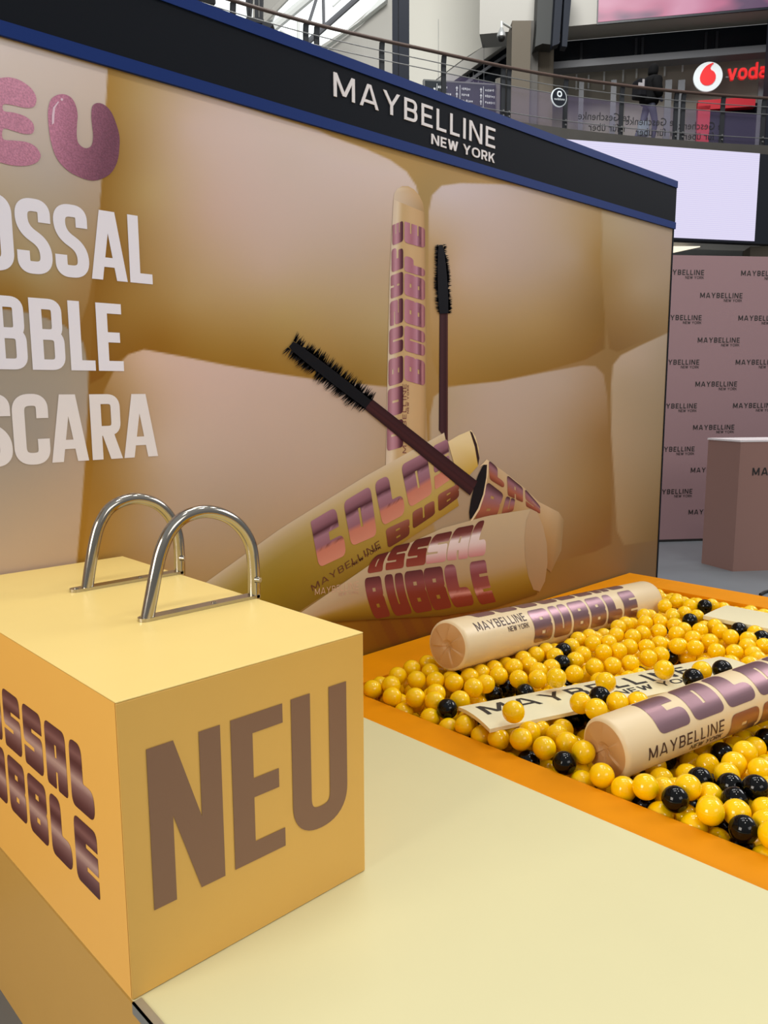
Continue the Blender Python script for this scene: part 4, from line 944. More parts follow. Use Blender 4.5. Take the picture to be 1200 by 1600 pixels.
    '1oz1dp09601r01dm09602nk1bl09602pm1bm09602ro1bm09602tp1bn09602vr1bn09602xt1bn09602zx1bk09603231bl09612d31f309602f51f409602ha1ez09602jc1ez09602ld1f20960'
    '2ng1f309602pl1f509602rn1f609601wi1f209601yk1f3096020o1f3096022q1f3096024s1f3096028w1f309602b01f209603761dd096039l1d309601jl1f809601ll1f909601nm1f80960'
    '1q31ff09601s61fa09601ub1f609602qm1de09602so1de09602uq1df09602wt1df09602yx1dc09603101db09603341dc09603551dc09602g51gw09602ic1h009602kd1gy09602mf1gw0960'
    '2oh1gv09602qp1h409602sq1h009602us1h109601zm1gt096021p1gu096023r1gu096025t1gv096027v1gv096029z1gu09602c11gv09602e31gw09603bi1e209601ke1h309601p11h50960'
    '1ra1h309601td1gx09601vh1gt09601xj1gt09602tp1f709602vr1f609602xu1f709613001f709603211f209603431f309603631f409603831f509602ja1it09602lc1is09612nd1iq0960'
    '2pe1io09602rt1iu09602tx1iw09602vy1iy09602xz1iy096022q1il096024s1im096026t1im096028x1il09602b01im09602d11in09602f31io09602h51ip09601ln1iz09601q91it0961'
    '1sg1ir09601ui1im09601wj1ik09611ym1ij096020o1ik09612wy1h609602yz1h209603111gz09603311gv09603531gw09603751gy096039o1gx09601jm1iy09602md1ki09602of1kg0960'
    '2qi1ke09602su1kl09602uw1kp09602wy1kp09602z41kn09603161km096025s1kd096027w1kc096029y1kd09602c01ke09602e11kf09612g31kg09602i51kh09602kc1kk09601pi1kn0961'
    '1rj1kj09601tl1kg09601vm1ke09601xn1kb09601zn1kb096121p1kc096023q1kd09603011iu09613211ir09603411ip09603611ip09603801is09603bj1hy09611kl1kq09601y30hb0an0'
    '2020hu0ar01tc0le0aw01w80ke0bx01y00jr0au02010jy0aw022f0j40b502580jk0at01qf0fm0au01sj0fl0aw01uq0ey0ar01wl0ft0ap01ox0iw0c901qy0in0c201st0hz0b901v60ha0au0'
    '1jo0b209701kn0e50am01n20e30ax11p90d20ab01rb0dr0ao01jm0g50av01l10hk0ay01o40gt0c801ol0oe0b911rp0mf0bg12pi1m609602rj1m509602vx1mh09602y31mf09603051mf0960'
    '3261mi096034a1mj096028w1m509602ay1m609602d01m709602f21m709602h31m809602j61m809602le1ma09602ng1m809601ro1mk09601tp1mj09601w01mp09601ym1m3096020o1m40960'
    '22p1m4096024r1m4096126u1m3096033h1ko096035i1kp096037j1kr096039p1ky09601jm1mi09601lm1mi09601po1mm09602sp1oe09602v11ob09602x21o609602z41o609603161oa0960'
    '3391oa096035a1ob096037b1oc09602c91oa09602ea1oa09602gc1oa09602ie1oa09602kf1oa09602mh1oa09602oi1oa09602qk1oa09601us1oc09611x11oh09601za1ob096021c1ob0960'
    '23e1ob096025r1ol09602861ob09602a71oa096036b1mj096038c1ml09613bj1ly09601kl1oa09601mm1oa09601on1ob09601qp1oc09601sq1ob09602h81160bj0'
)

BR = .037
def sphere_mesh(name, seg, rings, m):
    bm = bmesh.new(); bmesh.ops.create_uvsphere(bm, u_segments=seg, v_segments=rings, radius=BR)
    me = bpy.data.meshes.new(name); bm.to_mesh(me); bm.free()
    me.polygons.foreach_set('use_smooth', [True] * len(me.polygons)); me.materials.append(m); return me
bm_y, bm_k = sphere_mesh('yellow_ball', 28, 16, M['ball_yellow']), sphere_mesh('black_ball', 28, 16, M['ball_black'])
low = bmesh.new(); bmesh.ops.create_icosphere(low, subdivisions=2, radius=BR); low.verts.index_update()
LV = np.array([v.co[:] for v in low.verts]); LF = np.array([[v.index for v in f.verts] for f in low.faces]); low.free()
recs = [(int(BALLS[i:i + 3], 36) / 1000, int(BALLS[i + 3:i + 6], 36) / 1000, int(BALLS[i + 6:i + 9], 36) / 1000, BALLS[i + 9] == '1') for i in range(0, len(BALLS), 10)]
rest = {False: [], True: []}
def zone(x, y, z):
    q = np.array([x, y, 0]) - np.array([PO[0], PO[1], 0]); u, v = q @ PX, -(q @ PYv)
    if z > .53 and -.01 < u < 1.26 and -.01 < v < .22: return 'board'
    nv_ = -((x - 2.09) * .255 + (y - 1.206) * .967)
    if nv_ > .03: return 'front'
    if v > .08 or (u < 0 and v > .02): return 'rim' if u < .45 else 'gap'
    if x > 3.2: return 'back'
    return 'left' if u < .22 else 'middle'
OD = 'first second third fourth fifth sixth seventh eighth ninth tenth eleventh twelfth'.split() + ['%dth' % i for i in range(13, 60)]
cells = {}
rb = random.Random(12)                       # the pit goes on to the right of the frame
for lay, z in ((0, .468), (1, .405)):
    yy = RY0 + .166 + .04; row = 0
    while yy < 1.6:
        xx = RI0 + .04 + .038 * ((row + lay) % 2)
        while xx < RI1 - .035:
            q = (xx + rb.uniform(-.004, .004), yy + rb.uniform(-.004, .004), z + rb.uniform(-.015, .015))
            if yy < .374 * xx - .33 and yy < 1.206 - .264 * (xx - 2.09) - .20: rest[rb.random() < .14].append(q)
            xx += .080
        yy += .070; row += 1
for i, (x, y, z, k) in enumerate(recs):
    if i >= 300: rest[k].append((x, y, z)); continue
    o = bpy.data.objects.new('black_ball' if k else 'yellow_ball', bm_k if k else bm_y); COL.objects.link(o); o.location = (x, y, z)
    o.rotation_euler = (i * .7, i * 1.3, i * .4)
    zn = zone(x, y, z); q = np.array([x - PO[0], y - PO[1], 0]); u, v = q @ PX, -(q @ PYv)
    row = {'rim': (x - 1.966) / .078, 'left': (x - 1.966) / .078, 'front': (x - 1.966) / .078, 'middle': -v / .074, 'gap': (v - .1) / .08, 'back': (4.338 - x) / .078, 'board': 0}[zn]
    cells.setdefault((zn, max(0, int(row))), []).append((u if zn in ('middle', 'gap', 'board') else -y, o, 'black' if k else 'yellow'))
ROWS = {'rim': 'in the {r} row off the front rim', 'left': 'from the back in the {r} row of the left corner',
        'front': 'from the near tube in the {r} row before it', 'middle': 'from left, {r} row behind the lettered board',
        'gap': 'from left, {r} row between board and near tube', 'back': 'from back, {r} row off the right rim', 'board': 'from left lying on the lettered board'}
for (zn, r_), L in cells.items():
    for j, (_, o, cw_) in enumerate(sorted(L, key=lambda t: t[0])):
        txt = ROWS[zn].format(r=OD[r_])
        lab = 'glossy %s ball, %s from the back %s' % (cw_, OD[j], txt) if zn == 'rim' else 'glossy %s ball, %s %s' % (cw_, OD[j], txt)
        tag(o, lab, 'ball', '%s balls of the ball pit' % cw_)
for k in (False, True):
    P = np.array(rest[k])
    V = (P[:, None] + LV[None]).reshape(-1, 3); F = (LF[None] + (np.arange(len(P)) * len(LV))[:, None, None]).reshape(-1, 3)
    tag(obj('buried_balls', V, F.tolist(), M['ball_black'] if k else M['ball_yellow'], None, smooth=True),
        '%s plastic balls lying deeper under the top balls of the pit' % ('black' if k else 'yellow'), 'balls', None, 'stuff')

# ================================================================== press wall and counter behind
PB0, PB1 = np.array([7.867, 4.013, 0]), np.array([8.266, 3.716, 0])
PE = (PB1 - PB0) / np.linalg.norm(PB1 - PB0); PN = np.array([PE[1], -PE[0], 0])      # PN faces the camera
press = thing('press_wall', PB0 + PE * .6, 'dusty pink press wall printed all over with small dark word marks', 'wall')
MB().frame(PB0 - PE * 1.6, PE * 4.6, -PN * .06, (0, 0, 2.945)).build('panel', M['pink_panel'], press)
MB().frame(PB0 - PE * 1.6 + PN * .004, PE * 4.6, -PN * .004, (0, 0, .025)).build('base_strip', M['ink_black'], press)
V, F = flat_mesh(BMK)
def pst(x, y): q = on_plane(x, y, PB0, PN) - PB0; return q @ PE, q[2]
sA, zA = pst(1094, 461); sB, zB = pst(1160, 461); _, z2 = pst(1090, 531); s3, _ = pst(1158, 426)
mw = sB - sA; pz = (zA - z2) / 2; ps = (s3 - sA) * 2
first = None
for rI in range(-3, 15):
    for k in range(-3, 3):
        s0 = sA + k * ps + (ps / 2 if rI % 2 else 0); z0 = zA - rI * pz - mw * .06
        if s0 < -1.5 or s0 + mw > 2.9 or z0 < .15 or z0 > 2.85: continue
        p = PB0 + PE * s0 + PN * .002 + np.array([0, 0, z0])
        if first is None:
            first = obj('word_mark', [p + PE * u * mw + np.array([0, 0, v * mw]) for u, v in V], F, M['ink_black'], press); fp = p
        else:
            c = first.copy(); COL.objects.link(c); c.location = first.location + Vector(tuple(p - fp))
CC = np.array([7.036, 2.864, 0]); CE = PE; CS = np.array([.37, .929, 0]); CS = np.array([7.176, 3.214, 0]) - CC
ctr = thing('promo_counter', CC + CE * .5 + CS * .5, 'dusty pink counter with white top in front of the press wall', 'counter')
MB().frame(CC, CE * 1.4, CS, (0, 0, 1.150)).build('body', M['pink_counter'], ctr)
MB().frame(CC - CE * .006 - CS * .01 + np.array([0, 0, 1.150]), CE * 1.412, CS * 1.02, (0, 0, .016)).build('top', M['counter_top'], ctr)
CN = np.array([CE[1], -CE[0], 0])
q0 = on_plane(1175, 743, CC, CN); q1 = on_plane(1175, 731, CC, CN); ch_ = q1[2] - q0[2]
ca2, cw2 = text_polys('MAYBELLINE', .18)
V, F = flat_mesh(ca2)
obj('counter_lettering', [q0 + CE * u * ch_ * 1.02 + CN * .002 + np.array([0, 0, v * ch_]) for u, v in V], F, M['ink_black'], ctr)
cb_ = MB(); cb_.tube([on_z(x, y, .012) for x, y in ((1188, 929), (1195, 925), (1206, 922), (1230, 921), (1260, 930))], .012, 8)
tag(cb_.build('floor_cable', M['rubber'], None, smooth=40), 'black cable lying on the grey floor at the right edge of the frame', 'cable')

# ================================================================== gallery above
ZS, ZRL = 7.5, 8.6                         # gallery floor and handrail height
RPX = [(300, -20), (362, 0), (420, 17.5), (480, 34.5), (540, 49.5), (600, 63.5), (660, 76.5), (730, 92), (800, 106.5), (860, 117.5), (920, 126.5), (990, 135.5), (1060, 143), (1130, 149), (1200, 153.5), (1290, 158)]
RP = [on_z(x, y, ZRL) for x, y in RPX]
RP = [RP[0] + (RP[0] - RP[1]) * 1.5] + RP
RP = _open_catmull(RP, 4)
def rail_at(x):
    px, _ = project(np.array(RP)); i = int(np.argmin(np.abs(px - x)))
    j = i + 1 if (px[i] < x and i + 1 < len(px)) else i - 1
    t = (x - px[i]) / (px[j] - px[i]); return RP[i] * (1 - t) + RP[j] * t
def outward(p):
    i = int(np.argmin([np.linalg.norm(p - q) for q in RP])); a, b = RP[max(i - 1, 0)], RP[min(i + 1, len(RP) - 1)]
    d = b - a; d /= np.linalg.norm(d); return np.array([-d[1], d[0], 0]), d     # away from the camera
gal = thing('gallery_floor', (RP[20][0], RP[20][1], ZS - .3), 'curved upper gallery floor with dark stone edge above the bright screen', 'gallery')
inn = [np.array([p[0], p[1], 0]) for p in RP]; out_ = [q + outward(p)[0] * 4.5 for p, q in zip(RP, inn)]
def slab(z0, z1, off0, off1):
    m = MB(); n = len(RP)
    A = [q + outward(p)[0] * off0 for p, q in zip(RP, inn)]; B = [q + outward(p)[0] * off1 for p, q in zip(RP, inn)]
    V = [(*a[:2], z0) for a in A] + [(*a[:2], z1) for a in A] + [(*b[:2], z1) for b in B] + [(*b[:2], z0) for b in B]
    F = []
    for i in range(n - 1):
        for j in range(4): F.append((j * n + i, j * n + i + 1, ((j + 1) % 4) * n + i + 1, ((j + 1) % 4) * n + i))
    return m.add(V, F)
slab(ZS - .30, ZS, -.06, .30).build('stone_edge', M['concrete_dark'], gal)
slab(ZS - .28, ZS - .02, .30, 4.5).build('slab', M['concrete'], gal)
bal = thing('balustrade', (RP[24][0], RP[24][1], ZS), 'curved steel balustrade with brown handrail along the upper gallery', 'railing')
MB().tube(RP, .035, 10).build('handrail', M['rail_wood'], bal, smooth=50)
for h in (.90, .73, .18):
    MB().tube([p - np.array([0, 0, ZRL - ZS - h]) for p in RP], .010, 6).build('rail_wire', M['wire'], bal, smooth=50)
posts = [(250, 1), (365, 1), (479, 1), (496, 1), (598, 1), (695, 1), (788, 1), (797, 1), (886, 1), (974, 1), (1059, 1), (1070, 1), (1132, 1), (1196, 1), (1250, 1)]
for x, _ in posts:
    p = rail_at(x); o, d = outward(p); m = MB()
    b = np.array([p[0], p[1], ZS]) - d * .05 + o * .02
    m.frame(b, d * .10, o * .05, (0, 0, .93)); m.frame(b + np.array([0, 0, .93]), d * .10, o * .05, -o * .02 + np.array([0, 0, .14]))
    m.build('post', M['dark_metal'], bal)
    MB().frame(b + d * .03 + o * .0 + np.array([0, 0, 1.0]), d * .04, o * .03, -o * .015 + np.array([0, 0, .10])).build('bracket', M['dark_metal'], bal)
    m = MB()
    for h in (.10, .20): m.tube([b + d * .05 + np.array([0, 0, h]), b + d * .05 - o * .03 + np.array([0, 0, h])], .018, 8)
    m.build('post_bolts', M['wire'], bal)
for a, b in ((700, 786), (799, 884), (890, 972), (979, 1056), (1073, 1129), (1135, 1193)):
    xs = np.linspace(a, b, 6); V = []
    for z in (ZS + .03, ZS + .76):
        V += [np.array([*(rail_at(x) + outward(rail_at(x))[0] * .06)[:2], z]) for x in xs]
    F = [(i, i + 1, 7 + i, 6 + i) for i in range(5)]
    obj('glass_panel', V, F, M['glass'], bal)
def font_mesh(s, size, mirror=False):
    cu = bpy.data.curves.new('t', 'FONT'); cu.body = s; cu.size = size; cu.resolution_u = 2
    o = bpy.data.objects.new('t', cu); COL.objects.link(o)
    me = o.to_mesh(); V = [(v.co.x, v.co.y) for v in me.vertices]; F = [tuple(p.vertices) for p in me.polygons]
    o.to_mesh_clear(); bpy.data.objects.remove(o); bpy.data.curves.remove(cu)
    w = max(v[0] for v in V) if V else 0
    if mirror: V = [(w - x, y) for x, y in V]; F = [f[::-1] for f in F]
    return V, F, w
M['glass_print'] = mat('dark_glass_print', (40, 38, 46), .6)
def glass_text(x, rows, label):
    p = rail_at(x); o, d = outward(p); base = np.array([p[0], p[1], 0]) + o * .05
    for s, z, size, dx in rows:
        V, F, w = font_mesh(s, size, True)
        tag(obj('glass_lettering', [base + d * (u - w / 2 + dx) + np.array([0, 0, ZS + z + v - (u - w / 2) * -.06]) for u, v in V], F, M['glass_print'], bal), kind='stuff')
for x in (948, 1022, 1098): glass_text(x, [('te Geschenke', .31, .25, 0), ('r f\u00fcr \u00fcber', .08, .25, .08)], '')

# display screen under the gallery
S0, S1 = on_z(868, 216.5, 7.13), on_z(1187, 240, 7.13)
S0 = np.array(S0); S1 = np.array(S1); SE = S1 - S0; SL = np.linalg.norm(SE); SE /= SL; SN = np.array([SE[1], -SE[0], 0]); SN /= np.linalg.norm(SN)
SB = on_plane(1181, 377, S1, SN)[2]
scr = thing('display_screen', (S0 + S1) / 2 * np.array([1, 1, 0]) + np.array([0, 0, SB]), 'large glowing lavender white display screen hung below the gallery', 'screen')
MB().frame(S0 - SE * 1.2 - SN * .02 + np.array([0, 0, SB - S0[2] - .05]), SE * (SL + 2.2), -SN * .25, (0, 0, S0[2] - SB + .05)).build('bezel', M['bezel'], scr)
m = bpy.data.materials['bright_display_screen'].node_tree
b = m.nodes['Principled BSDF']; tc = m.nodes.new('ShaderNodeTexCoord'); wv = m.nodes.new('ShaderNodeTexWave'); wv.bands_direction = 'Z'; wv.inputs['Scale'].default_value = 7
wv.inputs['Distortion'].default_value = .6; wv.inputs['Detail'].default_value = 0
cr = m.nodes.new('ShaderNodeValToRGB'); cr.color_ramp.elements[0].color = (*lin((220, 213, 246)), 1); cr.color_ramp.elements[1].color = (*lin((231, 226, 250)), 1)
m.links.new(tc.outputs['Object'], wv.inputs['Vector']); m.links.new(wv.outputs['Fac'], cr.inputs[0]); m.links.new(cr.outputs[0], b.inputs['Emission Color'])
MB().frame(S0 - SE * 1.1 + SN * .0 + np.array([0, 0, SB - S0[2]]), SE * (SL + 1.1), SN * .01, (0, 0, S0[2] - SB)).build('display', M['screen'], scr)

# ground floor wall, soffit, light panel and pillar below the gallery
gw = at(1100, 395, 22.0); fe = np.array([.57, -.82, 0]); fn_ = np.array([-.82, -.57, 0])
tag(MB().frame(gw * np.array([1, 1, 0]) - fe * 9 - fn_ * .0, fe * 16, -fn_ * .3, (0, 0, 7.2)).build('wall_back', M['concrete_dark'], None), kind='structure')
sz = SB - .10
def soff(x, y, z): return on_z(x, y, z)
P = [soff(1040, 384, sz), soff(1100, 384, sz), soff(1100, 384, sz) + np.array([.8, 3, 0]), soff(1040, 384, sz) + np.array([.8, 3, 0])]
tag(slab(sz + .05, sz + .35, .35, 3.2).build('ceiling', M['grey_wall'], None), kind='structure')
cl = [on_z(x, y, sz + .03) for x, y in ((1030, 386), (1094, 386), (1050, 395.5), (1030, 396.5))]
lp = thing('ceiling_light', cl[0], 'bright white light panel in the soffit just above the press wall', 'light')
MB().prism(cl, (0, 0, .02)).build('diffuser', M['lamp'], lp)
pp = at(1172, 395, 19.6); pc = MB().frame((pp[0], pp[1], 0), fe * 1.0, -fn_ * .8, (0, 0, SB - .06)); tag(pc.build('pillar', M['concrete'], None), 'tan concrete pillar under the right end of the display screen', 'pillar')

# ------------------------------------------------------------------ shop front behind the gallery
FP = at(1030, 130, 23.5)                         # a point of the shop front plane
FE = np.array([.575, -.818, 0]); FNn = np.array([-.818, -.575, 0])
def fp(x, y, back=0.0): return on_plane(x, y, FP - FNn * back, FNn)
def front_box(x0, x1, y0, y1, m, name, parent, depth=.2, back=0.0):
    """box on the shop front; edges follow the facade's own horizontals"""
    a, b = fp(x0, y0, back), fp(x1, y1, back)
    s0, s1 = (a - FP) @ FE, (b - FP) @ FE; o = FP + FE * s0 - FNn * back; o = np.array([o[0], o[1], min(a[2], b[2])])
    return MB().frame(o, FE * (s1 - s0), -FNn * depth, (0, 0, abs(a[2] - b[2]))).build(name, m, parent)
shop = thing('shop', (FP[0], FP[1], ZS), 'dim glazed shop front with red door frame on the upper gallery', 'shop')
front_box(845, 1290, 88, 300, M['shop'], 'back_panel', shop, .2, 1.2)
hz = fp(1030, 99.5)[2]; hz2 = fp(1030, 88.5)[2]
def band(x0, x1, za, zb, m, name, parent, depth=.3, back=0.0):
    a, b = fp(x0, 120, back), fp(x1, 120, back); s0, s1 = (a - FP) @ FE, (b - FP) @ FE
    o = FP + FE * s0 - FNn * back
    return MB().frame((o[0], o[1], za), FE * (s1 - s0), -FNn * depth, (0, 0, zb - za)).build(name, m, parent)
band(835, 1290, hz, hz2, M['lintel'], 'lintel', shop, .5, -.25)
zg2 = fp(1030, 51.5)[2]
gb = thing('dark_window_band', (FP[0], FP[1], hz2), 'dark glazed window band above the shop front', 'window')
band(835, 1290, hz2, zg2, M['dark_glass'], 'glazing', gb, .2, .02)
for x in (905, 990, 1000, 1098, 1115): band(x, x + 4, hz2 + .05, zg2 - .1, M['bezel'], 'mullion', gb, .06, -.06)
zc = fp(1030, 28, -1.0)[2]
bulk = thing('bulkhead', (FP[0], FP[1], zg2), 'pale grey overhanging bulkhead carrying the pink screen', 'bulkhead')
zg3 = fp(1030, 28.5, -1.2)[2]
V = []
s0, s1 = -5.2, 6
A = FP + FE * s0; B = FP + FE * s1
def P3(base, out, z): return (base[0] + FNn[0] * out, base[1] + FNn[1] * out, z)
MB().add([P3(A, 0, zg2), P3(B, 0, zg2), P3(B, 1.2, zg3), P3(A, 1.2, zg3), P3(A, 0, zg2 + 5), P3(B, 0, zg2 + 5), P3(B, 1.2, zg3 + 5), P3(A, 1.2, zg3 + 5)],
         [(0, 1, 2, 3), (3, 2, 6, 7), (4, 7, 6, 5), (0, 3, 7, 4), (1, 5, 6, 2)]).build('soffit_and_face', M['grey_wall'], bulk)
psn = thing('pink_screen', P3(FP, 1.22, zg3 + .1), 'big screen showing a blurred pink close up at the top right', 'screen')
pa, pb = fp(932.5, 30, -1.22), fp(1290, 30, -1.22); s0, s1 = (pa - FP) @ FE, (pb - FP) @ FE
zb0 = fp(932.5, 36, -1.22)[2]
o = FP + FE * s0 + FNn * 1.22
M['pink_img'] = mat('pink_screen_image', (10, 10, 10), .4)
nt = M['pink_img'].node_tree; b = nt.nodes['Principled BSDF']; tc = nt.nodes.new('ShaderNodeTexCoord'); ns = nt.nodes.new('ShaderNodeTexNoise'); ns.inputs['Scale'].default_value = .55; ns.inputs['Detail'].default_value = 1.5
mp = nt.nodes.new('ShaderNodeMapping'); mp.inputs['Rotation'].default_value = (.6, .5, .3); mp.inputs['Scale'].default_value = (1, 1, 2.0)
cr = nt.nodes.new('ShaderNodeValToRGB'); E = cr.color_ramp.elements
E[0].position = .36; E[0].color = (*lin((104, 78, 108)), 1); E[1].position = .62; E[1].color = (*lin((216, 146, 176)), 1); e3 = E.new(.47); e3.color = (*lin((198, 112, 146)), 1)
nt.links.new(tc.outputs['Object'], mp.inputs[0]); nt.links.new(mp.outputs[0], ns.inputs['Vector']); nt.links.new(ns.outputs['Fac'], cr.inputs[0]); nt.links.new(cr.outputs[0], b.inputs['Emission Color']); b.inputs['Emission Strength'].default_value = .85
MB().frame((o[0], o[1], zb0 - .06), FE * (s1 - s0), FNn * .05, (0, 0, 3.2)).build('bezel', M['bezel'], psn)
MB().frame((o[0] + FE[0] * .03 + FNn[0] * .05, o[1] + FE[1] * .03 + FNn[1] * .05, zb0), FE * (s1 - s0 - .1), FNn * .01, (0, 0, 3.0)).build('display', M['pink_img'], psn)
# shop sign
sg = thing('shop_sign', fp(1105, 142, -.2), 'round white sign with red drop mark and red letters voda', 'sign')
c0 = fp(1105.5, 121, -.12); rr = .40
def disc(c, r, th, m, name, parent, nrm=FNn, ex=FE, n=40, sx=1.0):
    pts = [c + ex * r * sx * math.cos(a) + np.array([0, 0, r * math.sin(a)]) for a in np.linspace(0, 2 * math.pi, n, endpoint=False)]
    return MB().prism(pts, nrm * th).build(name, m, parent)
disc(c0, rr, .06, M['white_sign'], 'disc', sg)
drop = catmull([(.02, -.60), (-.30, -.52), (-.52, -.25), (-.54, .08), (-.40, .42), (-.14, .72), (.22, .88), (.34, .86), (.22, .74), (.14, .58), (.18, .44), (.38, .30), (.52, .05), (.50, -.25), (.32, -.50)], 5)
MB().prism([c0 + FNn * .062 + FE * q[0] * rr + np.array([0, 0, q[1] * rr]) for q in drop], FNn * .02).build('drop_mark', M['red_sign'], sg)
def lower(ch):
    t = .17; g = []
    if ch == 'v': return [dg(.09, .72, .33, 0, .10), dg(.57, .72, .33, 0, .10)], .66
    ring = stroke(arc_pts([(.085, .085), (.555, .085), (.555, .635), (.085, .635)], .26, 8, True), t, True)
    if ch == 'o': return [ring], .64
    if ch == 'd': return [ring, rc(.50, 0, .66, 1.0)], .66
    if ch == 'a': return [stroke(arc_pts([(.085, .085), (.50, .085), (.50, .42), (.085, .42)], .17, 7, True), .15, True), rc(.42, 0, .58, .5), stroke(arc_pts([(.08, .64), (.50, .64), (.50, .3)], .2, 6), .15)], .60
x = 0; polys = []
for ch in 'voda':
    g_, w = lower(ch); polys += [([(p[0] + x, p[1]) for p in V], F) for V, F in g_]; x += w + .10
q0 = fp(1135.5, 127.5, -.12); kh = (fp(1170, 101, -.12)[2] - fp(1170, 126, -.12)[2]); kw = ((fp(1200, 120, -.12) - q0) @ FE) / x
for V, F in polys: pass
V, F = flat_mesh(polys); n = len(V)
A_ = [q0 + FE * u * kw + np.array([0, 0, v * kh]) + FNn * .10 for u, v in V]
B_ = [q0 + FE * u * kw + np.array([0, 0, v * kh]) for u, v in V]
from collections import Counter
Ec = Counter((f[i], f[(i + 1) % len(f)]) for f in F for i in range(len(f)))
obj('sign_letters', A_ + B_, list(F) + [(a, a + n, b + n, b) for (a, b) in Ec if (b, a) not in Ec], M['red_sign'], sg)
band(1134, 1200, q0[2] + kh * .28, q0[2] + kh * .36, M['lintel'], 'sign_bar', sg, .03, -.08)
# red portal + panes
front_box(1091, 1180, 157, 166, M['shop_red'], 'door_header', shop, .25, -.02)
front_box(1091, 1103, 166, 300, M['shop_red'], 'door_post', shop, .25, -.02)
front_box(1103, 1180, 166, 300, M['dark_glass'], 'doorway', shop, .1, .25)
for x in (905, 955, 1008, 1040, 1060, 1186):
    front_box(x, x + 2.2, 125, 300, M['lintel'], 'pane_frame', shop, .06, .15)
for x, y, w in ((898, 118, 30), (930, 121, 24), (962, 120, 34), (1000, 118, 18)):
    a, b_ = fp(x, y + 18, 1.0), fp(x + w * .12, y - 8, 1.0)
for x, y0, y1 in ((899, 116, 140), (918, 117, 138), (942, 112, 140), (972, 104, 128), (993, 104, 122), (1037, 100, 119), (1065, 98, 112)):
    a = fp(x, y1, .9); h = abs(fp(x, y0, .9)[2] - a[2])
    MB().frame(a, FE * .05, -FNn * .03, (0, 0, h)).build('hanging_lamp_rod', M['sign_text'], shop)
tag(MB().frame(at(1192.5, 260, 21.0) * np.array([1, 1, 0]) + np.array([0, 0, ZS]), FE * 1.2, -FNn * .5, (0, 0, 7)).build('column', M['navy_metal'], None), 'dark grey steel column at the right edge beside the red letters', 'column')
tag(MB().frame(at(1187, 215, 20.0) * np.array([1, 1, 0]) + np.array([0, 0, ZS]), FE * 1.6, -FNn * .4, (0, 0, 1.35)).build('wall_trim_stub', M['concrete'], None), 'low tan concrete pier at the right end of the gallery', 'pier') if False else None

# ------------------------------------------------------------------ left part: column, cladding, roof glazing
def facing(x0, x1, ybase, ytop, depth, m, name, label, cat, thick=.6, z0=None, turn=0.0, parent=None):
    a, b = at(x0, ybase, depth), at(x1, ybase, depth * (1 + turn)); z1 = at(x0, ytop, depth)[2]; z0_ = a[2] if z0 is None else z0
    e = (b - a) * np.array([1, 1, 0]); n_ = np.array([-e[1], e[0], 0]); n_ /= np.linalg.norm(n_)
    o_ = MB().frame((a[0], a[1], z0_), e, n_ * thick, (0, 0, z1 - z0_)).build(name, m, parent)
    return tag(o_, label, cat)
cc = thing('concrete_column', at(826, 200, 22.5) * np.array([1, 1, 0]) + np.array([0, 0, ZS]), 'tan concrete column behind the balustrade left of the shop front', 'column')
facing(797, 826, 215, 44, 22.5, M['concrete'], 'shaft', None, None, 1.0, ZS, parent=cc)
facing(825, 838, 215, 44, 22.7, M['concrete_dark'], 'side_face', None, None, .8, ZS, parent=cc)
facing(836, 862, 215, 66, 22.9, M['concrete'], 'shaft', None, None, .8, ZS, parent=cc)
dc = thing('roof_bracket', at(850, 60, 21.8), 'dark grey angled steel roof bracket above the concrete column', 'bracket')
def plate(P, depth, thick, m, name, parent, label=None, cat=None):
    Q = [at(x, y, depth) for x, y in P]; n_ = ray(600, 800); n_ = np.array([_f[0], _f[1], 0]); n_ /= np.linalg.norm(n_)
    return tag(MB().prism(Q, n_ * thick).build(name, m, parent), label, cat)
plate([(842, -40), (872, -40), (865, 70), (848, 68), (836, 73), (838, 48)], 21.9, .5, M['bracket'], 'plate', dc)
plate([(870, -40), (882, -40), (874, 68), (863, 72)], 21.6, .3, M['navy_metal'], 'flange', dc)
plate([(884, -40), (896, -40), (886, 73), (878, 72)], 21.6, .3, M['navy_metal'], 'flange', dc)
plate([(876, -40), (890, -40), (880, 50), (872, 50)], 22.0, .1, M['bezel'], 'web', dc)
wc_ = plate([(628, -60), (850, -60), (849, 38), (838, 47), (820, 32), (724, 92), (660, 140), (640, 190), (628, 190)], 26.5, .3, M['white_wall'], 'cladding_wall', None, 'big off white cladding wall with a slanting lower edge', 'wall')
pr = thing('stair_soffit', at(760, 90, 25.5), 'grey slanting soffit beam with a dark opening below the white cladding', 'soffit')
plate([(660, 142), (724, 94), (815, 33), (824, 45), (800, 62), (690, 140), (670, 160)], 25.8, .5, M['grey_wall'], 'beam', pr)
plate([(690, 141), (800, 62), (800, 190), (660, 190)], 26.2, .2, M['dark_glass'], 'opening', pr)
for P in ([(720, 132), (796, 80), (796, 84), (722, 137)], [(742, 150), (797, 112), (797, 116), (744, 154)]): plate(P, 26.0, .1, M['lintel'], 'inner_beam', pr)
for x in (732, 739, 747): plate([(x, 112), (x + 1.3, 112), (x + 1.3, 150), (x, 150)], 26.05, .05, M['lintel'], 'inner_bar', pr)
plate([(842, -10), (849, -12), (849, 38), (838, 47), (834, 44), (842, 36)], 26.0, .3, M['white_beam'], 'corner_plate', pr)
ln = thing('cable_line', at(757, 40, 24.0), 'thin steel cables hanging in front of the white cladding', 'cable')
for x in (685, 756): MB().tube([at(x, 30 if x < 700 else -20, 24.0), at(x, 150, 24.0)], .006, 5).build('strand', M['lintel'], ln)
sc_ = thing('steel_column', at(626, 120, 21.5) * np.array([1, 1, 0]), 'dark blue double steel column behind the balustrade', 'column')
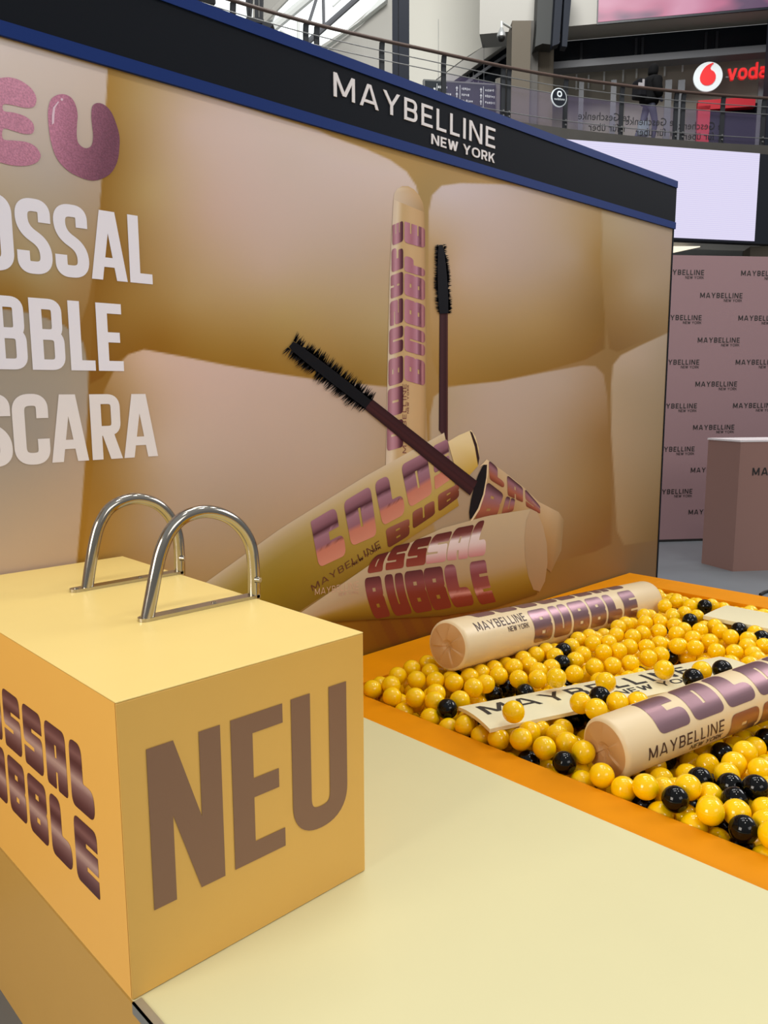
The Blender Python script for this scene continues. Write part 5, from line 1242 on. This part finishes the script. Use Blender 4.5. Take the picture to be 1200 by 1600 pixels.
for a, b in ((613.2, 622), (623.2, 639.5)): facing(a, b, 120, -30, 21.5, M['navy_metal'], 'flange', None, None, .3, 0, parent=sc_)
facing(621.5, 624, 120, -30, 21.6, M['dark_metal'], 'web', None, None, .2, 0, parent=sc_)
plate([(606, -10), (614, -10), (614, 130), (500, 190), (500, 72), (543, 45)], 27.0, .3, M['grey_wall'], 'cladding_wall', None, 'light grey cladding wall left of the dark blue column', 'wall')
plate([(490, 100), (560, 128), (612, 160), (600, 190), (480, 190)], 26.9, .1, M['white_beam'], 'ledge', None, 'pale ledge below the grey cladding wall', 'ledge')
rf = thing('roof_truss', at(520, 40, 25.0), 'white steel roof trusses in front of the bright roof glazing', 'truss')
plate([(480, 92), (560, 35), (598, -8), (606, -8), (606, -2), (543, 46), (500, 78), (484, 100)], 26.6, .3, M['white_beam'], 'edge_beam', rf)
def bar(a, b, w, depth, m, name): 
    MB().tube([at(*a, depth), at(*b, depth)], w, 8).build(name, m, rf, smooth=40)
bar((472, 74), (560, -4), .09, 25.0, M['lintel'], 'main_chord')
bar((506, 40), (505, -10), .05, 25.2, M['lintel'], 'strut'); bar((482, 38), (497, -10), .05, 25.2, M['lintel'], 'strut')
bar((425, 45), (486, -6), .14, 25.4, M['white_beam'], 'main_chord'); bar((410, 35), (450, -6), .10, 25.6, M['grey_wall'], 'main_chord')
bar((466, 30), (466, 80), .05, 25.2, M['white_beam'], 'strut'); bar((438, 48), (470, 68), .05, 25.2, M['white_beam'], 'strut')
bar((520, 10), (540, -8), .03, 25.2, M['white_beam'], 'strut')
M['sky_glass'] = mat('bright_roof_glazing', (240, 246, 246), .3, emit=(236, 244, 244), strength=.9)
plate([(300, -60), (640, -60), (610, 40), (520, 130), (300, 90)], 28.5, .1, M['sky_glass'], 'glazing', rf)
plate([(395, -20), (445, -20), (425, 30), (395, 40)], 27.0, .2, M['grey_wall'], 'gusset', rf)
# wayfinding sign
ws = thing('wayfinding_sign', at(720, 145, 17.6), 'black hanging direction sign with a big white 1', 'sign')
TL, TR = at(662, 111.5, 17.55), at(779, 143, 17.9); BRr = at(779, 172, 17.9)
WE = (TR - TL) * np.array([1, 1, 0]); WL = np.linalg.norm(WE); WE /= WL; WN = np.array([WE[1], -WE[0], 0]); zt, zb_ = (TL[2] + TR[2]) / 2, (TL[2] + TR[2]) / 2 - (TR[2] - BRr[2]) - .22
MB().frame((TL[0], TL[1], zb_), WE * WL, -WN * .10, (0, 0, zt - zb_)).build('housing', M['sign_edge'], ws)
MB().frame(np.array([TL[0], TL[1], zb_ + .03]) + WE * .03 + WN * .004, WE * (WL - .06), -WN * .01, (0, 0, zt - zb_ - .06)).build('face', M['sign_face'], ws)
def wsp(u, z): return np.array([TL[0], TL[1], zt - z]) + WE * u + WN * .008
def sign_quad(u0, u1, z0, z1, name='text_line'):
    return MB().add([wsp(u0, z1), wsp(u1, z1), wsp(u1, z0), wsp(u0, z0)], [(0, 1, 2, 3)])
Hs = zt - zb_
V, F, w = font_mesh('1', .42)
obj('sign_numeral', [wsp(.13 + u * 1.1, Hs * .15 + .36 - v) for u, v in V], F, M['sign_text'], ws)
for u in (.36, 1.00, 1.66): sign_quad(u * WL / 2.1, u * WL / 2.1 + .012, Hs * .12, Hs * .85).build('divider', M['sign_text'], ws)
rt = random.Random(8)
for col_, wmax in ((.40, .30), (1.06, .26), (1.72, .24)):
    for r_ in range(3):                      # the direction lines are too small to read: short broken strokes
        m_ = MB(); u = col_ * WL / 2.1; end = u + wmax * rt.uniform(.6, 1)
        while u < end:
            w = rt.uniform(.014, .03); z = Hs * (.24 + .20 * r_) + rt.uniform(-.008, .008); h_ = rt.uniform(.03, .055)
            m_.add([wsp(u, z + h_ / 2), wsp(u + w, z + h_ / 2), wsp(u + w, z - h_ / 2), wsp(u, z - h_ / 2)], [(0, 1, 2, 3)]); u += w + .016
        tag(m_.build('sign_line', M['sign_text'], ws), kind='stuff')
for u in (.92, 1.60, 2.04):
    for r_ in range(3):
        z = Hs * (.24 + .20 * r_); uu = u * WL / 2.1
        MB().add([wsp(uu - .03, z), wsp(uu + .03, z), wsp(uu, z - .05), wsp(uu - .01, z + .06), wsp(uu + .01, z + .06), wsp(uu + .01, z), wsp(uu - .01, z)], [(0, 1, 2), (3, 4, 5, 6)]).build('arrow', M['sign_text'], ws)
# cctv camera
cv = thing('dome_camera', at(784, 64, 21.5), 'grey dome security camera on a bracket below the white cladding', 'camera')
c = at(783.5, 50, 21.5)
def lathe(c, prof, n=20):
    V = [(c[0] + r * math.cos(a), c[1] + r * math.sin(a), c[2] + z) for r, z in prof for a in np.linspace(0, 2 * math.pi, n, endpoint=False)]
    F = [(i * n + k, i * n + (k + 1) % n, (i + 1) * n + (k + 1) % n, (i + 1) * n + k) for i in range(len(prof) - 1) for k in range(n)]
    return V, F
V, F = lathe(c, [(.001, .12), (.04, .10), (.07, .02), (.11, -.04), (.12, -.12), (.10, -.14), (.001, -.14)]); obj('housing', V, F, M['cctv'], cv, smooth=40)
V, F = lathe(c, [(.095, -.14), (.09, -.19), (.06, -.23), (.001, -.245)]); obj('dome', V, F, M['rubber'], cv, smooth=60)
MB().tube([c + np.array([0, 0, .11]), c + np.array([0, 0, .26]), at(786, 36.5, 21.5), at(802, 46, 22.42)], .03, 8).build('bracket_arm', M['white_beam'], cv, smooth=40)
# round hanging sign on the balustrade
rd = rail_at(873.5); o_, d_ = outward(rd); rc_ = at(872.5, 153, (np.array([rd[0], rd[1], ZS + .6]) - EYE) @ CM[2] - .15)
rs_ = thing('round_sign', rc_ - np.array([0, 0, .2]), 'small round dark sign with white ring on the balustrade post', 'sign')
disc(rc_ - o_ * .0, .20, .03, M['white_sign'], 'rim', rs_, -o_, d_, 28); disc(rc_ - o_ * .031, .18, .01, M['bezel'], 'face', rs_, -o_, d_, 28)
ring = stroke(arc_pts([(-.05, .02), (.05, .02), (.05, .12), (-.05, .12)], .05, 6, True), .03, True)
V, F = flat_mesh([ring]); obj('ring_mark', [rc_ - o_ * .045 + d_ * u + np.array([0, 0, v]) for u, v in V], F, M['white_sign'], rs_)
V, F, w = font_mesh('vodafone', .075); obj('sign_lettering', [rc_ - o_ * .045 + d_ * (u - w / 2) + np.array([0, 0, v - .07 + u * .06]) for u, v in V], F, M['white_sign'], rs_)
# tall steel lamp behind the twin post
lp_ = rail_at(793); tag(MB().tube([np.array([*(lp_ + outward(lp_)[0] * .3)[:2], z]) for z in (ZS, ZS + .5, ZS + .95)], .10, 14).build('steel_bollard', M['steel_plate'], None, smooth=40), 'bright steel bollard behind the twin balustrade posts', 'bollard')
# double column with base plate seen at the top left
dl = thing('twin_column', at(398, 33, 16.0), 'pair of dark steel uprights on a base plate beyond the handrail at the top left', 'column')
for P in ([(381, -30), (388, -30), (391, 28), (386, 28)], [(389, -30), (396, -30), (391.5, 28), (388, 28)], [(397, -30), (403, -30), (403, 28), (398, 28)], [(405, -30), (411, -30), (410, 29), (405, 29)]):
    plate(P, 16.0, .12, M['dark_metal'], 'upright', dl)
plate([(384, 27), (411, 27), (411, 36), (385, 33)], 15.95, .3, M['dark_metal'], 'base_plate', dl)
plate([(411, 34), (427, 38), (420, 46), (408, 42)], 15.9, .3, M['dark_metal'], 'base_plate', dl)
tag(MB().frame(at(312, 8, 15.2), at(338, 8, 15.2) - at(312, 8, 15.2), (0, .4, 0), (0, 0, .35)).build('planter_box', M['rubber'], None, bevel=.03), 'black box behind the handrail at the top left edge', 'box')

# ------------------------------------------------------------------ person on the gallery
def person():
    p = rail_at(1031); o, d = outward(p); b = np.array([p[0], p[1], ZS]) + o * .45     # walking along the gallery, d = to the right
    t = thing('person', b, 'person in black hooded jacket with backpack walking along the gallery', 'person')
    def q(x, y, z): return Vector(tuple(d * x + o * y + np.array([0, 0, z])))
    def skin(name, pts, edges, radii, m, sub=2):
        me = bpy.data.meshes.new(name); me.from_pydata([tuple(q(*v)) for v in pts], edges, []); ob = bpy.data.objects.new(name, me); COL.objects.link(ob); ob.parent = t
        md = ob.modifiers.new('skin', 'SKIN'); md.use_smooth_shade = True
        for i, r in enumerate(radii): me.skin_vertices[0].data[i].radius = r if isinstance(r, tuple) else (r, r)
        me.skin_vertices[0].data[0].use_root = True
        s = ob.modifiers.new('sub', 'SUBSURF'); s.levels = sub; s.render_levels = sub; me.materials.append(m); return ob
    pts = [(0, 0, .95), (.02, 0, 1.15), (.05, 0, 1.38), (.06, 0, 1.50), (.08, 0, 1.58), (.10, 0, 1.70), (.11, 0, 1.80),
           (.02, -.10, .90), (.14, -.10, .50), (.10, -.10, .10), (.22, -.10, .05),
           (.02, .10, .90), (-.08, .10, .50), (-.26, .10, .14), (-.16, .10, .06),
           (.04, -.20, 1.42), (.04, -.26, 1.16), (.18, -.24, .98), (.23, -.23, .92),
           (.04, .20, 1.42), (.00, .26, 1.16), (.12, .24, .98), (.17, .23, .92)]
    ed = [(0, 1), (1, 2), (2, 3), (3, 4), (4, 5), (5, 6), (0, 7), (7, 8), (8, 9), (9, 10), (0, 11), (11, 12), (12, 13), (13, 14), (2, 15), (15, 16), (16, 17), (17, 18), (2, 19), (19, 20), (20, 21), (21, 22)]
    rad = [(.15, .13), (.14, .12), (.15, .12), .07, .06, .10, .07, .10, .075, .05, .045, .10, .075, .05, .045, .07, .055, .042, .04, .07, .055, .042, .04]
    skin('body', pts, ed, rad, M['jeans'])
    skin('jacket', [(0, 0, .86), (.02, 0, 1.05), (.03, 0, 1.25), (.05, 0, 1.40), (.06, 0, 1.52), (.04, -.22, 1.43), (.04, -.29, 1.16), (.17, -.26, 1.0), (.04, .22, 1.43), (.00, .29, 1.16), (.11, .26, 1.0)],
         [(0, 1), (1, 2), (2, 3), (3, 4), (3, 5), (5, 6), (6, 7), (3, 8), (8, 9), (9, 10)], [(.25, .24), (.27, .25), (.28, .26), (.25, .23), .13, .15, .13, .09, .15, .13, .09], M['jacket'])
    skin('hood', [(.07, 0, 1.54), (.09, 0, 1.66), (.10, 0, 1.77), (.10, 0, 1.85)], [(0, 1), (1, 2), (2, 3)], [(.12, .12), (.13, .13), (.135, .13), (.07, .07)], M['jacket'])
    bp = MB(); B0 = b
    w = lambda x, y, z: b + d * x + o * y + np.array([0, 0, z])
    pk = MB(); pk.frame(w(-.38, -.17, 1.02), d * .24, o * .34, (0, 0, .42)); pk.build('backpack', M['pack'], t, bevel=.05)
    m2 = MB(); m2.frame(w(-.40, -.18, 1.22), d * .12, o * .02, (0, 0, .10)); m2.frame(w(-.30, -.19, 1.24), d * .05, o * .02, (0, 0, .16)); m2.build('backpack_trim', M['pack_trim'], t)
    bg = MB(); bg.frame(w(-.40, -.30, .10), d * .26, o * .12, (0, 0, .34)); bg.build('carrier_bag', M['bag'], t, bevel=.03)
person()
